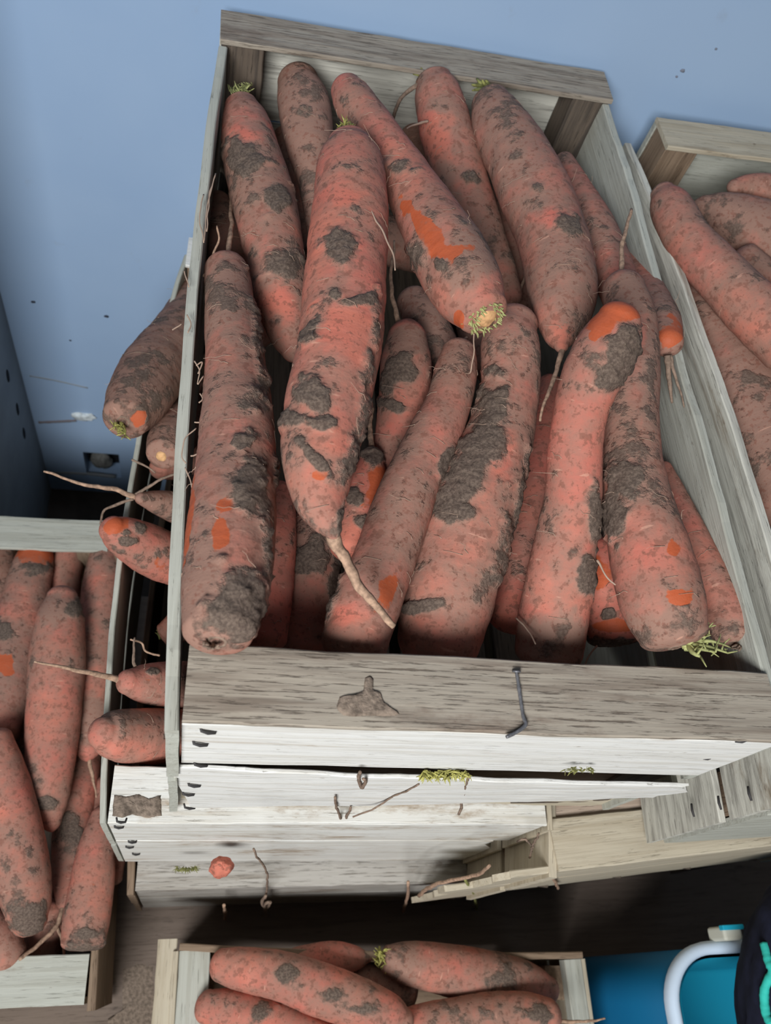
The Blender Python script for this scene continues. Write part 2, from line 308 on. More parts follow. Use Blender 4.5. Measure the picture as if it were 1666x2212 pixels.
# ------------------------------------------------------------------ carrots: key, crate, label, caps, dustiness, [x, y, radius] along the root in photo pixels, heights at start/middle/end
CARROTS = [
 ('A1', 'A', 'thick muddy carrot along the left plank of the top crate, soil-caked towards the front', 'tc', 0.52,
  [(490, 585, 47), (500, 690, 57), (510, 800, 67), (513, 920, 79), (508, 1040, 88), (497, 1180, 97), (483, 1290, 93), (472, 1362, 78)], (-0.02, 0.005, 0.03)),
 ('A2', 'A', 'carrot with a green sprout in the back left corner of the top crate', 'ct', 0.55,
  [(522, 232, 36), (531, 270, 52), (548, 350, 64), (567, 430, 69), (590, 530, 66), (610, 640, 60), (625, 720, 46), (634, 760, 26)], (-0.03, -0.035, -0.04)),
 ('A3', 'A', 'largest carrot on top of the heap, its long pale tap root hanging towards the front', 'ct', 0.4,
  [(756, 318, 50), (757, 360, 72), (757, 450, 81), (748, 590, 88), (735, 740, 92), (706, 880, 92), (690, 990, 82), (690, 1075, 60), (705, 1125, 36), (718, 1152, 16)], (0.04, 0.0375, 0.035)),
 ('A4', 'A', 'brown dusty round-ended carrot leaning on the back panel, beside the one in the corner', 'bt', 0.72,
  [(645, 178, 45), (656, 225, 56), (668, 300, 54), (680, 370, 44), (688, 430, 36), (694, 520, 28), (698, 600, 18)], (-0.03, -0.045, -0.06)),
 ('A5', 'A', 'carrot with a cut green crown facing the camera and a bright orange scrape', 'tc', 0.45,
  [(750, 195, 36), (768, 225, 45), (815, 290, 47), (872, 375, 54), (925, 470, 69), (975, 560, 81), (1014, 630, 78), (1042, 674, 58)], (0.02, 0.0325, 0.045)),
 ('A6', 'A', 'slim carrot standing against the middle of the back rail with a dark curled root', 'ct', 0.55,
  [(937, 178, 40), (948, 215, 53), (968, 300, 58), (1000, 400, 57), (1035, 495, 52), (1075, 590, 42), (1105, 640, 26)], (-0.01, -0.035, -0.06)),
 ('A7', 'A', 'thick carrot beside the back right post, blunt pale tip pointing to the front', 'ct', 0.6,
  [(1060, 222, 42), (1078, 265, 58), (1115, 335, 70), (1160, 430, 76), (1196, 520, 76), (1215, 610, 75), (1216, 680, 62), (1212, 725, 38), (1213, 748, 16)], (0.0, 0.0, 0.0)),
 ('A8', 'A', 'narrow reddish carrot lying along the right plank of the top crate, near its back', 'bh', 0.5,
  [(1218, 352, 24), (1240, 400, 32), (1275, 470, 42), (1310, 550, 46), (1345, 640, 44)], (-0.0325, -0.02, -0.0068)),
 ('A9', 'A', 'short carrot end with an orange patch squeezed against the right plank', 'hb', 0.55,
  [(1350, 570, 36), (1390, 625, 40), (1425, 690, 43), (1444, 740, 32)], (-0.0415, -0.016, 0.0106)),
 ('A10', 'A', 'long carrot with two small bright orange spots and pale green stalks at the front right', 'tc', 0.5,
  [(1346, 622, 44), (1362, 690, 54), (1364, 790, 60), (1364, 900, 61), (1366, 1000, 64), (1380, 1100, 75), (1405, 1200, 88), (1432, 1300, 91), (1455, 1370, 74)], (0.022, 0.011, -0.0)),
 ('A11', 'A', 'carrot with a rubbed orange head and clotted grey mud, second long one from the right', 'bh', 0.42,
  [(1338, 690, 47), (1318, 735, 64), (1288, 795, 66), (1260, 870, 60), (1245, 950, 59), (1239, 1050, 60), (1226, 1150, 66), (1210, 1250, 71), (1195, 1340, 76), (1186, 1410, 74)], (0.0719, 0.0063, -0.0593)),
 ('A12', 'A', 'stout carrot with a long dark grey mud streak, under the cut-crowned carrot', 'bb', 0.5,
  [(1112, 700, 50), (1102, 740, 63), (1103, 830, 63), (1086, 920, 72), (1048, 1020, 87), (1020, 1110, 96), (990, 1210, 101), (963, 1310, 99), (948, 1385, 90)], (-0.0056, -0.0315, -0.0565)),
 ('A13', 'A', 'slim bent carrot in the front middle, crossed by the long pale tap root', 'bb', 0.55,
  [(991, 762, 37), (985, 800, 45), (970, 870, 49), (938, 940, 56), (900, 1020, 60), (865, 1110, 66), (830, 1205, 68), (795, 1300, 74), (767, 1385, 74)], (-0.0208, -0.0278, -0.0356)),
 ('A14', 'A', 'mud-spotted carrot with an upright thin root, right of the largest carrot', 'th', 0.45,
  [(880, 727, 42), (876, 790, 55), (872, 870, 55), (858, 950, 50), (845, 1010, 46), (825, 1090, 34)], (-0.0383, -0.056, -0.0738)),
 ('A15', 'A', 'dusty carrot deep in shade behind the mud-spotted carrot with the upright root', 'bh', 0.7,
  [(892, 650, 36), (915, 690, 46), (940, 740, 48), (960, 790, 44)], (-0.07, -0.07, -0.07)),
 ('A16', 'A', "bright orange carrot low in the heap, just right of the largest carrot's tip", 'th', 0.3,
  [(803, 985, 22), (797, 1040, 42), (785, 1110, 50), (762, 1190, 52)], (-0.0496, -0.0541, -0.0592)),
 ('A17', 'A', 'dark muddy carrot deep at the front, below the hanging pale tap root', 'bh', 0.5,
  [(690, 1090, 40), (682, 1150, 58), (668, 1240, 66), (652, 1340, 66), (645, 1400, 60)], (-0.0832, -0.0933, -0.1025)),
 ('A18', 'A', 'red shaded carrot low beside the thick muddy one on the left', 'hh', 0.3,
  [(600, 1060, 36), (596, 1150, 44), (585, 1270, 50), (572, 1380, 50)], (-0.066, -0.0713, -0.0776)),
 ('A19', 'A', 'deep red shaded carrot glimpsed between the two long carrots right of the middle', 'bh', 0.35,
  [(1188, 830, 26), (1178, 930, 40), (1160, 1060, 46), (1135, 1200, 50), (1105, 1340, 50)], (-0.0699, -0.0753, -0.0807)),
 ('A20', 'A', 'orange carrot low at the front rail, between the two long right-hand carrots', 'hc', 0.25,
  [(1292, 1180, 40), (1305, 1250, 55), (1318, 1320, 62), (1326, 1375, 54)], (-0.05, -0.06, -0.07)),
 ('A21', 'A', 'slender carrot against the right plank at the front right corner of the top crate', 'tc', 0.45,
  [(1435, 1010, 16), (1460, 1080, 30), (1495, 1170, 40), (1535, 1260, 48), (1570, 1335, 50), (1583, 1375, 40)], (-0.032, -0.027, -0.022)),
 ('A22', 'A', 'shaded carrot low between the sprouted corner carrot and the largest carrot', 'bh', 0.6,
  [(618, 300, 30), (640, 380, 44), (662, 470, 50), (680, 560, 46)], (-0.09, -0.09, -0.09)),
 ('A23', 'A', 'dark carrot deep at the back, below the slim one with the curled root', 'bh', 0.75,
  [(895, 300, 34), (922, 370, 46), (950, 460, 48)], (-0.09, -0.09, -0.09)),
 ('A24', 'A', 'shaded carrot deep between the two thick carrots at the back right', 'bh', 0.6,
  [(1085, 430, 30), (1112, 500, 38), (1140, 590, 40), (1160, 680, 36)], (-0.07, -0.08, -0.09)),
 ('A25', 'A', 'dark carrot deep in the gap behind the left plank', 'bh', 0.6,
  [(470, 440, 30), (490, 520, 46), (520, 610, 50), (545, 720, 50)], (-0.09, -0.09, -0.09)),
 ('A27', 'A', 'carrot hidden in the dark hollow under the cut-crowned carrot', 'bh', 0.6,
  [(1010, 620, 44), (1050, 740, 52), (1120, 860, 50)], (-0.1, -0.1, -0.1)),
 ('A28', 'A', "carrot lying crosswise deep in the dark, right of the largest carrot's upper half", 'bb', 0.6,
  [(640, 470, 48), (760, 500, 52), (880, 530, 52), (1000, 560, 48)], (-0.14, -0.14, -0.14)),
 ('B1', 'B', 'brown dusty carrot sticking out to the left over the blue wall, crown downwards', 'hc', 0.83,
  [(475, 570, 46), (425, 660, 52), (385, 730, 62), (335, 800, 70), (297, 862, 66), (272, 902, 50)], (-0.33, -0.27, -0.21)),
 ('B2', 'B', 'carrot with a pink broken crown tucked beside the grey left plank', 'hc', 0.65,
  [(520, 800, 44), (430, 880, 42), (398, 915, 50), (368, 955, 48), (352, 980, 36)], (-0.3391, -0.2839, -0.229)),
 ('B3', 'B', 'reddish carrot in shade below the one with the pink broken crown', 'hb', 0.5,
  [(520, 950, 40), (420, 985, 38), (375, 1002, 36), (345, 1012, 24)], (-0.3404, -0.3084, -0.2761)),
 ('B4', 'B', 'pointed carrot with long thin roots spreading left over the dark gap', 'ht', 0.65,
  [(560, 1126, 46), (440, 1112, 42), (390, 1100, 36), (340, 1085, 26), (303, 1076, 13)], (-0.35, -0.2925, -0.235)),
 ('B5', 'B', 'orange-patched stubby carrot poking out left above the empty dark hollow', 'hb', 0.37,
  [(540, 1250, 50), (450, 1230, 52), (385, 1214, 54), (318, 1185, 54), (262, 1155, 42), (242, 1143, 30)], (-0.366, -0.3013, -0.2363)),
 ('B6', 'B', 'small carrot with a single long straight root pointing left across the lower crate', 'hb', 0.5,
  [(580, 1478, 50), (440, 1480, 50), (380, 1480, 50), (315, 1477, 43), (276, 1473, 28)], (-0.36, -0.305, -0.25)),
 ('B7', 'B', 'blunt carrot poking out left just above the white rail of the second crate', 'hb', 0.45,
  [(580, 1592, 56), (450, 1592, 58), (380, 1592, 60), (295, 1590, 58), (240, 1586, 50), (222, 1584, 36)], (-0.37, -0.3075, -0.245)),
 ('B8', 'B', 'small carrot with a greenish crown inside the dark hollow of the second crate', 'hc', 0.55,
  [(470, 1300, 40), (400, 1345, 38), (358, 1372, 28)], (-0.3207, -0.3264, -0.3318)),
 ('E1', 'E', "carrot with an orange ring below its green crown, at the left crate's back rail", 'ch', 0.58,
  [(84, 1180, 28), (76, 1205, 38), (60, 1270, 46), (38, 1370, 52), (15, 1480, 54), (-8, 1580, 50)], (-0.5455, -0.534, -0.5219)),
 ('E2', 'E', 'short shaded carrot at the back rail of the left crate, second from its left', 'ch', 0.58,
  [(150, 1185, 28), (143, 1230, 34), (135, 1300, 36)], (-0.56, -0.565, -0.57)),
 ('E3', 'E', 'longest carrot in the left crate, lying on top in its middle', 'bt', 0.48,
  [(134, 1290, 32), (129, 1340, 50), (124, 1430, 59), (115, 1540, 57), (109, 1650, 52), (106, 1730, 42), (110, 1775, 22)], (-0.4886, -0.5023, -0.5193)),
 ('E4', 'E', 'carrot along the right plank of the left crate ending in a thin root', 'ct', 0.53,
  [(224, 1195, 28), (222, 1240, 38), (214, 1340, 44), (206, 1450, 48), (196, 1550, 44), (190, 1615, 30)], (-0.5367, -0.5359, -0.5335)),
 ('E5', 'E', 'grey-topped carrot at the left picture edge, halfway down the left crate', 'bh', 0.63,
  [(20, 1572, 26), (26, 1610, 40), (30, 1670, 44), (25, 1740, 40)], (-0.5643, -0.5609, -0.5577)),
 ('E6', 'E', 'large carrot with a grey muddy end at the left edge of the left crate', 'hb', 0.48,
  [(-20, 1600, 46), (5, 1690, 54), (28, 1780, 58), (46, 1880, 58), (60, 1955, 50), (64, 1990, 38)], (-0.4822, -0.494, -0.5067)),
 ('E7', 'E', 'narrowing carrot with a grey smear, its root running down to the left', 'ht', 0.53,
  [(186, 1610, 36), (170, 1700, 40), (156, 1800, 40), (143, 1890, 30), (138, 1950, 16)], (-0.5682, -0.5575, -0.5471)),
 ('E8', 'E', 'carrot with a muddy round end by the front right corner of the left crate', 'tc', 0.45,
  [(219, 1760, 22), (211, 1820, 38), (199, 1900, 46), (188, 1980, 49), (180, 2035, 46)], (-0.53, -0.5275, -0.525)),
 ('E9', 'E', 'carrot end in the lower left corner of the photo', 'hb', 0.58,
  [(-30, 1990, 40), (-5, 2030, 46), (15, 2065, 40)], (-0.53, -0.53, -0.53)),
 ('E10', 'E', 'red carrot in shade near the front rail of the left crate', 'hb', 0.53,
  [(110, 1960, 36), (98, 2020, 42), (95, 2070, 34)], (-0.5676, -0.5678, -0.5683)),
 ('E11', 'E', 'dark shaded carrot at the back left of the left crate', 'bh', 0.58,
  [(0, 1180, 30), (-5, 1250, 40), (-20, 1340, 44)], (-0.58, -0.58, -0.58)),
 ('E12', 'E', 'shaded red carrot squeezed beside the right plank of the left crate', 'bh', 0.53,
  [(236, 1690, 26), (236, 1760, 34), (238, 1840, 34), (236, 1900, 28)], (-0.5583, -0.5642, -0.5701)),
 ('E13', 'E', 'shaded carrot between the longest carrot and the right-hand one in the left crate', 'hh', 0.53,
  [(180, 1440, 34), (172, 1540, 36), (160, 1640, 36)], (-0.5735, -0.5895, -0.6049)),
 ('E14', 'E', 'shaded carrot in the dark gap left of the longest carrot in the left crate', 'hh', 0.53,
  [(80, 1480, 36), (70, 1600, 40), (75, 1720, 40)], (-0.5917, -0.5976, -0.6014)),
 ('E15', 'E', 'carrot at the bottom of the left crate under the muddy-ended ones', 'hh', 0.53,
  [(120, 1900, 40), (60, 2060, 40)], (-0.6012, -0.6022, -0.6028)),
 ('F1', 'F', 'long bent carrot along the left plank of the right-hand crate', 'bh', 0.53,
  [(1434, 420, 28), (1450, 448, 44), (1490, 520, 50), (1555, 595, 56), (1630, 670, 62), (1710, 745, 64)], (-0.0192, -0.0122, -0.0059)),
 ('F2', 'F', 'thick dusty carrot lying across the back of the right-hand crate', 'th', 0.73,
  [(1520, 446, 24), (1550, 458, 44), (1610, 490, 66), (1690, 530, 80), (1780, 580, 80)], (-0.0458, -0.0428, -0.0389)),
 ('F3', 'F', 'carrot against the back panel of the right-hand crate', 'bh', 0.58,
  [(1585, 404, 16), (1615, 402, 25), (1660, 412, 36), (1720, 440, 44)], (-0.03, -0.03, -0.03)),
 ('F4', 'F', 'very thick brown carrot at the left front of the right-hand crate', 'bh', 0.75,
  [(1482, 605, 30), (1500, 645, 54), (1545, 730, 74), (1595, 830, 84), (1650, 940, 88), (1720, 1080, 90)], (-0.0649, -0.0616, -0.057)),
 ('F5', 'F', 'shaded carrot between the bent one and the thick one in the right-hand crate', 'hh', 0.63,
  [(1600, 560, 40), (1680, 640, 50), (1760, 720, 50)], (-0.0448, -0.0525, -0.0603)),
 ('F6', 'F', 'carrot at the right picture edge beside the very thick brown one', 'hh', 0.63,
  [(1650, 720, 50), (1720, 830, 60), (1790, 960, 60)], (-0.06, -0.06, -0.06)),
 ('D1', 'D', 'large mottled carrot lying diagonally in the low front crate', 'bb', 0.47,
  [(480, 2085, 34), (520, 2092, 42), (600, 2106, 48), (690, 2136, 52), (780, 2170, 51), (845, 2195, 42), (872, 2208, 28)], (-0.5422, -0.5306, -0.5188)),
 ('D2', 'D', 'small orange carrot with a thin tip by the back plank of the low front crate', 'ht', 0.4,
  [(610, 2082, 24), (660, 2076, 32), (720, 2071, 35), (770, 2070, 24), (795, 2069, 10)], (-0.57, -0.5646, -0.5592)),
 ('D3', 'D', 'carrot with a mossy green crown along the back plank of the low front crate', 'cb', 0.53,
  [(836, 2072, 28), (870, 2078, 40), (930, 2088, 48), (1010, 2102, 52), (1090, 2116, 50), (1150, 2130, 42), (1185, 2140, 28)], (-0.5512, -0.5566, -0.5606)),
 ('D4', 'D', 'orange carrot in the front left corner of the low front crate', 'bh', 0.4,
  [(448, 2175, 34), (490, 2186, 46), (560, 2206, 50), (640, 2236, 52), (720, 2270, 50)], (-0.5502, -0.5456, -0.5408)),
 ('D5', 'D', 'carrot at the right end of the low front crate, nearest the blue tub', 'hb', 0.5,
  [(870, 2230, 44), (950, 2210, 44), (1040, 2200, 48), (1130, 2194, 46), (1185, 2196, 36)], (-0.5505, -0.5346, -0.5206)),
 ('D6', 'D', 'shaded dusty carrot in the middle of the low front crate', 'hh', 0.65,
  [(770, 2100, 26), (815, 2122, 36), (880, 2150, 40)], (-0.5808, -0.581, -0.5812)),
 ('D7', 'D', 'carrot end in shade beside the right rail of the low front crate', 'hh', 0.65,
  [(1180, 2110, 24), (1215, 2130, 24)], (-0.59, -0.59, -0.59)),
 ('D8', 'D', 'carrot at the bottom of the low front crate, at the lower picture edge', 'hh', 0.65,
  [(780, 2260, 50), (1000, 2270, 56), (1180, 2260, 50)], (-0.5923, -0.5913, -0.5902)),
]
PATCHES = {
 'A1': [(545, 1045, 38, 62, 15, 'm'), (520, 955, 26, 18, 0, 'm'), (525, 1310, 55, 85, -10, 'm'), (430, 1290, 50, 110, 0, 'd'), (487, 1092, 16, 14, 0, 'o'), (475, 1150, 18, 38, 0, 'o'), (405, 1130, 8, 70, 8, 'o'), (540, 870, 40, 30, 0, 'm.6'), (575, 1150, 14, 140, -5, 'm.66'), (560, 760, 14, 140, -8, 'm.6'), (480, 640, 60, 60, 0, 'd')],
 'A2': [(532, 342, 44, 34, 20, 'm'), (600, 428, 30, 28, 0, 'm'), (612, 565, 55, 38, 0, 'm.8'), (525, 235, 50, 40, 0, 'd'), (530, 295, 40, 22, 0, 'p'), (605, 650, 40, 40, 0, 'p')],
 'A3': [(738, 530, 32, 32, 0, 'm'), (675, 852, 34, 40, -30, 'm'), (725, 635, 16, 14, 0, 'm'), (775, 648, 38, 9, -10, 'm'), (672, 712, 14, 36, 35, 'm'), (700, 915, 24, 14, 0, 'm'), (630, 905, 36, 20, 0, 'm'), (690, 1027, 20, 14, 0, 'o'), (685, 1000, 62, 14, 55, 'm'), (796, 800, 14, 150, 8, 'm.62'), (770, 960, 20, 90, 15, 'm.7'), (765, 330, 60, 45, 0, 'd'), (742, 425, 45, 16, 0, 'p'), (750, 690, 60, 40, 0, 'p'), (735, 1140, 9, 40, 0, 'm')],
 'A4': [(648, 170, 60, 40, 0, 'd'), (660, 240, 20, 20, 0, 'm.6')],
 'A5': [(920, 500, 17, 56, -34, 'o1.15'), (965, 545, 34, 12, -5, 'o'), (990, 610, 60, 50, 0, 'p'), (990, 695, 11, 24, 10, 'o1.3'), (950, 572, 14, 16, 0, 'm'), (895, 560, 24, 50, 20, 'm.7'), (860, 360, 30, 20, 0, 'm.7'), (1020, 560, 40, 60, 30, 'd')],
 'A6': [(1015, 382, 18, 14, 0, 'm.8'), (948, 175, 50, 30, 0, 'd'), (940, 300, 40, 40, 0, 'p')],
 'A7': [(1160, 402, 20, 15, 0, 'm.7'), (1232, 482, 28, 28, 0, 'm.8'), (1270, 620, 16, 90, 0, 'd'), (1165, 560, 30, 90, 0, 'd'), (1200, 470, 40, 20, 0, 'p'), (1210, 720, 30, 30, 0, 'p')],
 'A9': [(1448, 728, 24, 26, 0, 'o.8')],
 'A10': [(1350, 1035, 46, 38, 0, 'm.9'), (1322, 1110, 30, 46, 0, 'm.9'), (1453, 1187, 14, 12, 0, 'o1.2'), (1470, 1290, 25, 19, 0, 'o1.2'), (1360, 950, 50, 60, 0, 'p'), (1405, 1030, 26, 50, 0, 'p'), (1400, 1110, 50, 14, 0, 'p'), (1410, 780, 14, 100, 0, 'd'), (1420, 1380, 80, 50, 0, 'd'), (1350, 640, 60, 40, 0, 'd')],
 'A11': [(1330, 672, 55, 22, 0, 'o1.1'), (1300, 700, 30, 24, 30, 'o'), (1283, 725, 12, 14, 0, 'o'), (1345, 760, 40, 56, 25, 'm1.1'), (1325, 810, 30, 40, 30, 'm1.1'), (1284, 1120, 14, 60, 0, 'm'), (1268, 1240, 18, 40, 0, 'm'), (1255, 1010, 24, 60, 0, 'p'), (1230, 1060, 50, 70, 0, 'p'), (1195, 1380, 70, 40, 0, 'd')],
 'A12': [(1068, 885, 30, 40, 10, 'm1.1'), (1045, 960, 44, 60, 25, 'm1.1'), (1005, 1030, 48, 60, 25, 'm1.1'), (968, 1090, 42, 40, 30, 'm1.1'), (1065, 802, 22, 16, 0, 'm.8'), (910, 1310, 50, 14, -10, 'm.9'), (1128, 1050, 14, 150, 10, 'm.6'), (1092, 1190, 26, 90, 12, 'm.65'), (1100, 700, 60, 40, 0, 'd'), (945, 1370, 90, 40, 0, 'd'), (1080, 990, 22, 60, 20, 'p')],
 'A13': [(960, 1005, 14, 36, 20, 'm1.1'), (990, 790, 30, 30, 0, 'd'), (765, 1400, 70, 24, 0, 'd'), (840, 1270, 22, 40, 20, 'o.6'), (745, 1330, 40, 20, 0, 'p'), (715, 1300, 16, 60, 15, 'm.7')],
 'A14': [(868, 800, 36, 30, 0, 'm'), (852, 876, 34, 14, 15, 'm'), (838, 835, 16, 26, 0, 'm.8'), (850, 950, 26, 60, 0, 'p'), (890, 735, 40, 24, 0, 'd')],
 'A16': [(820, 1050, 22, 44, 0, 'o.9'), (765, 1072, 14, 16, 0, 'm'), (785, 1130, 16, 12, 0, 'm'), (806, 985, 24, 22, 0, 'm'), (775, 1180, 30, 40, 0, 'p')],
 'A17': [(670, 1205, 46, 34, 0, 'm'), (720, 1270, 14, 60, 0, 'm')],
 'A20': [(1325, 1352, 40, 15, 0, 'o'), (1312, 1330, 16, 12, 0, 'm'), (1290, 1240, 30, 50, 0, 'o.6'), (1320, 1395, 60, 18, 0, 'm')],
 'A21': [(1575, 1370, 40, 30, 0, 'd')],
 'B1': [(295, 908, 16, 24, 30, 'o.7'), (320, 830, 50, 60, 0, 'd')],
 'B2': [(362, 950, 30, 40, 0, 'd')],
 'B5': [(247, 1136, 28, 16, 0, 'o'), (272, 1168, 16, 10, 0, 'm'), (300, 1140, 16, 12, 0, 'm'), (270, 1150, 12, 8, 0, 'm.8'), (345, 1220, 30, 12, 0, 'o.4')],
 'B6': [(320, 1465, 24, 12, 0, 'o.4'), (330, 1450, 14, 8, 0, 'm')],
 'B7': [(310, 1545, 20, 12, 0, 'o.3'), (265, 1545, 40, 20, 0, 'd')],
 'E1': [(78, 1196, 40, 18, 0, 'o'), (5, 1430, 20, 18, 0, 'o'), (10, 1362, 20, 22, 0, 'm'), (80, 1228, 40, 20, 0, 'm.7')],
 'E3': [(160, 1315, 26, 22, 0, 'm.8'), (115, 1320, 30, 24, 0, 'd'), (95, 1735, 26, 14, 0, 'm')],
 'E4': [(200, 1560, 40, 40, 0, 'd')],
 'E5': [(35, 1620, 26, 26, 0, 'm.7')],
 'E6': [(62, 1985, 44, 40, 0, 'm.9')],
 'E7': [(155, 1800, 30, 40, 0, 'm.8')],
 'E8': [(185, 2060, 48, 26, 0, 'm.9'), (190, 1900, 20, 20, 0, 'o.3'), (190, 2017, 18, 10, 0, 'm')],
 'D1': [(620, 2105, 34, 20, 0, 'm.8'), (720, 2150, 30, 22, 0, 'm.8'), (790, 2180, 40, 16, 0, 'm.7')],
 'D3': [(860, 2080, 40, 40, 0, 'd'), (1090, 2115, 30, 40, 0, 'm.7')],
 'D4': [(560, 2190, 24, 20, 0, 'm.8')],
 'D5': [(1160, 2190, 30, 20, 0, 'm.8'), (1050, 2190, 30, 16, 0, 'm.6')],
 'F4': [(1600, 830, 50, 40, 0, 'd')],
}
GROUPS = {'A': 'carrots heaped in the front top crate', 'B': 'carrots in the second crate of the stack', 'E': 'carrots in the left crate', 'F': 'carrots in the right-hand crate', 'D': 'carrots in the low front crate'}
ROOTS = [
 ('A1', [(490, 562), (498, 500), (499, 450), (497, 415)], 13, 6, -0.03, 'r'),
 ('A1', [(440, 598), (462, 548), (474, 515), (468, 488)], 6, 4, 0.01, 'r'),
 ('A3', [(716, 1146), (728, 1175), (745, 1205), (775, 1265), (812, 1308), (851, 1352)], 34, 15, -0.03, 'r'),
 ('A3', [(780, 412), (800, 455), (836, 518), (850, 555), (855, 582)], 5, 3, 0.004, 'f'),
 ('A3', [(660, 685), (672, 708), (677, 728)], 6, 4, 0.03, 'd'),
 ('A7', [(1216, 752), (1200, 810), (1182, 855), (1168, 908)], 13, 5, 0.0, 'r'),
 ('A6', [(1110, 650), (1130, 610), (1138, 560), (1126, 490)], 8, 5, 0.01, 'r'),
 ('A6', [(905, 182), (872, 205), (858, 232), (850, 258)], 10, 7, -0.03, 'd'),
 ('A6', [(925, 262), (900, 268), (878, 278)], 6, 3, 0.0, 'f'),
 ('A10', [(1343, 588), (1345, 530), (1356, 485), (1363, 452)], 12, 6, 0.0, 'r'),
 ('A14', [(864, 706), (850, 650), (845, 590), (852, 520)], 13, 5, 0.01, 'r'),
 ('A16', [(803, 968), (800, 920), (805, 880)], 14, 8, -0.01, 'r'),
 ('A13', [(992, 742), (1010, 728)], 12, 6, 0.0, 'r'),
 ('A13', [(1005, 808), (1018, 795), (1028, 700)], 3, 3, 0.03, 'f'),
 ('A9', [(1442, 768), (1446, 820), (1452, 872)], 16, 5, -0.02, 'd'),
 ('A9', [(1448, 768), (1466, 830), (1480, 880)], 9, 3, -0.02, 'd'),
 ('A11', [(1115, 1335), (1140, 1360), (1158, 1392)], 4, 3, 0.02, 'f'),
 ('A20', [(1290, 1395), (1270, 1420), (1260, 1440)], 4, 3, 0.0, 'f'),
 ('A10', [(1290, 1210), (1310, 1245), (1330, 1265)], 5, 3, -0.0, 'f'),
 ('B4', [(292, 1074), (240, 1056), (180, 1046), (95, 1018)], 13, 5, 0.02, 'r'),
 ('B4', [(288, 1078), (240, 1095), (224, 1106), (217, 1132)], 7, 5, 0.0, 'd'),
 ('B4', [(292, 1070), (330, 1046), (378, 1022)], 8, 5, 0.01, 'd'),
 ('B2', [(285, 993), (312, 1006), (338, 1022)], 5, 4, 0.0, 'd'),
 ('B6', [(262, 1470), (200, 1455), (140, 1442), (74, 1428)], 15, 4, 0.04, 'r'),
 ('B6', [(292, 1440), (287, 1410), (291, 1378)], 8, 4, 0.0, 'd'),
 ('B6', [(345, 1416), (316, 1406), (308, 1388), (283, 1380)], 5, 4, 0.01, 'r'),
 ('E4', [(192, 1630), (200, 1680), (210, 1722)], 11, 3, 0.0, 'r'),
 ('E7', [(138, 1950), (122, 2000), (75, 2048), (42, 2072)], 11, 9, 0.03, 'r'),
 ('E7', [(124, 2000), (136, 2040), (139, 2095)], 8, 5, 0.02, 'r'),
 ('E12', [(222, 1740), (232, 1850), (241, 1890), (235, 1972)], 6, 5, 0.02, 'd'),
 ('D2', [(800, 2069), (815, 2076)], 10, 5, 0.0, 'r'),
 ('D5', [(1205, 2206), (1255, 2207), (1308, 2201)], 9, 4, 0.04, 'r'),
 ('A25', [(455, 640), (470, 690), (480, 740)], 4, 3, 0.0, 'd'),
]
GREENS = [
 ('A2', (520, 208), [(492, 192), (505, 184), (516, 190), (530, 186), (545, 184), (500, 205), (540, 200)], 7, 'l'),
 ('A3', (750, 290), [(732, 272), (742, 266), (752, 272), (760, 268), (738, 286), (768, 280), (748, 262)], 8, 'g'),
 ('A7', (1048, 196), [(1018, 182), (1030, 172), (1045, 170), (1058, 178), (1025, 192), (1060, 188)], 11, 's'),
 ('A10', (1478, 1392), [(1572, 1408), (1560, 1395), (1530, 1358), (1535, 1375), (1548, 1412), (1515, 1420), (1500, 1378)], 12, 'l'),
 ('A6', (912, 168), [(895, 160), (888, 152), (905, 146)], 8, 's'),
 ('E1', (84, 1158), [(70, 1138), (86, 1132), (98, 1140), (105, 1152)], 10, 's'),
 ('D3', (826, 2068), [(812, 2052), (822, 2048), (838, 2050), (812, 2066), (814, 2082), (832, 2090)], 10, 'g'),
 ('B1', (262, 918), [(248, 922), (258, 934), (270, 936)], 10, 'g'),
 ('B8', (350, 1372), [(338, 1362), (350, 1356), (360, 1364)], 8, 's'),
 ('A21', (1590, 1392), [(1580, 1402), (1596, 1402), (1602, 1394)], 9, 'd'),
 ('A1', (452, 1392), [(440, 1398), (460, 1402), (474, 1398)], 10, 'd'),
]

def place_points(pts, zs):
    p = np.array(pts, float); s = np.r_[0, np.cumsum(np.hypot(*np.diff(p[:, :2], axis=0).T))]; s /= s[-1]
    out = []
    for (x, y, r), t in zip(p, s):
        z = zs[0] * 2 * (t - .5) * (t - 1) - zs[1] * 4 * t * (t - 1) + zs[2] * 2 * t * (t - .5)
        P = atz(x, y, z); dep = (P - CP) @ CW
        out.append((*P, r * dep / FPX))
    return np.array(out)

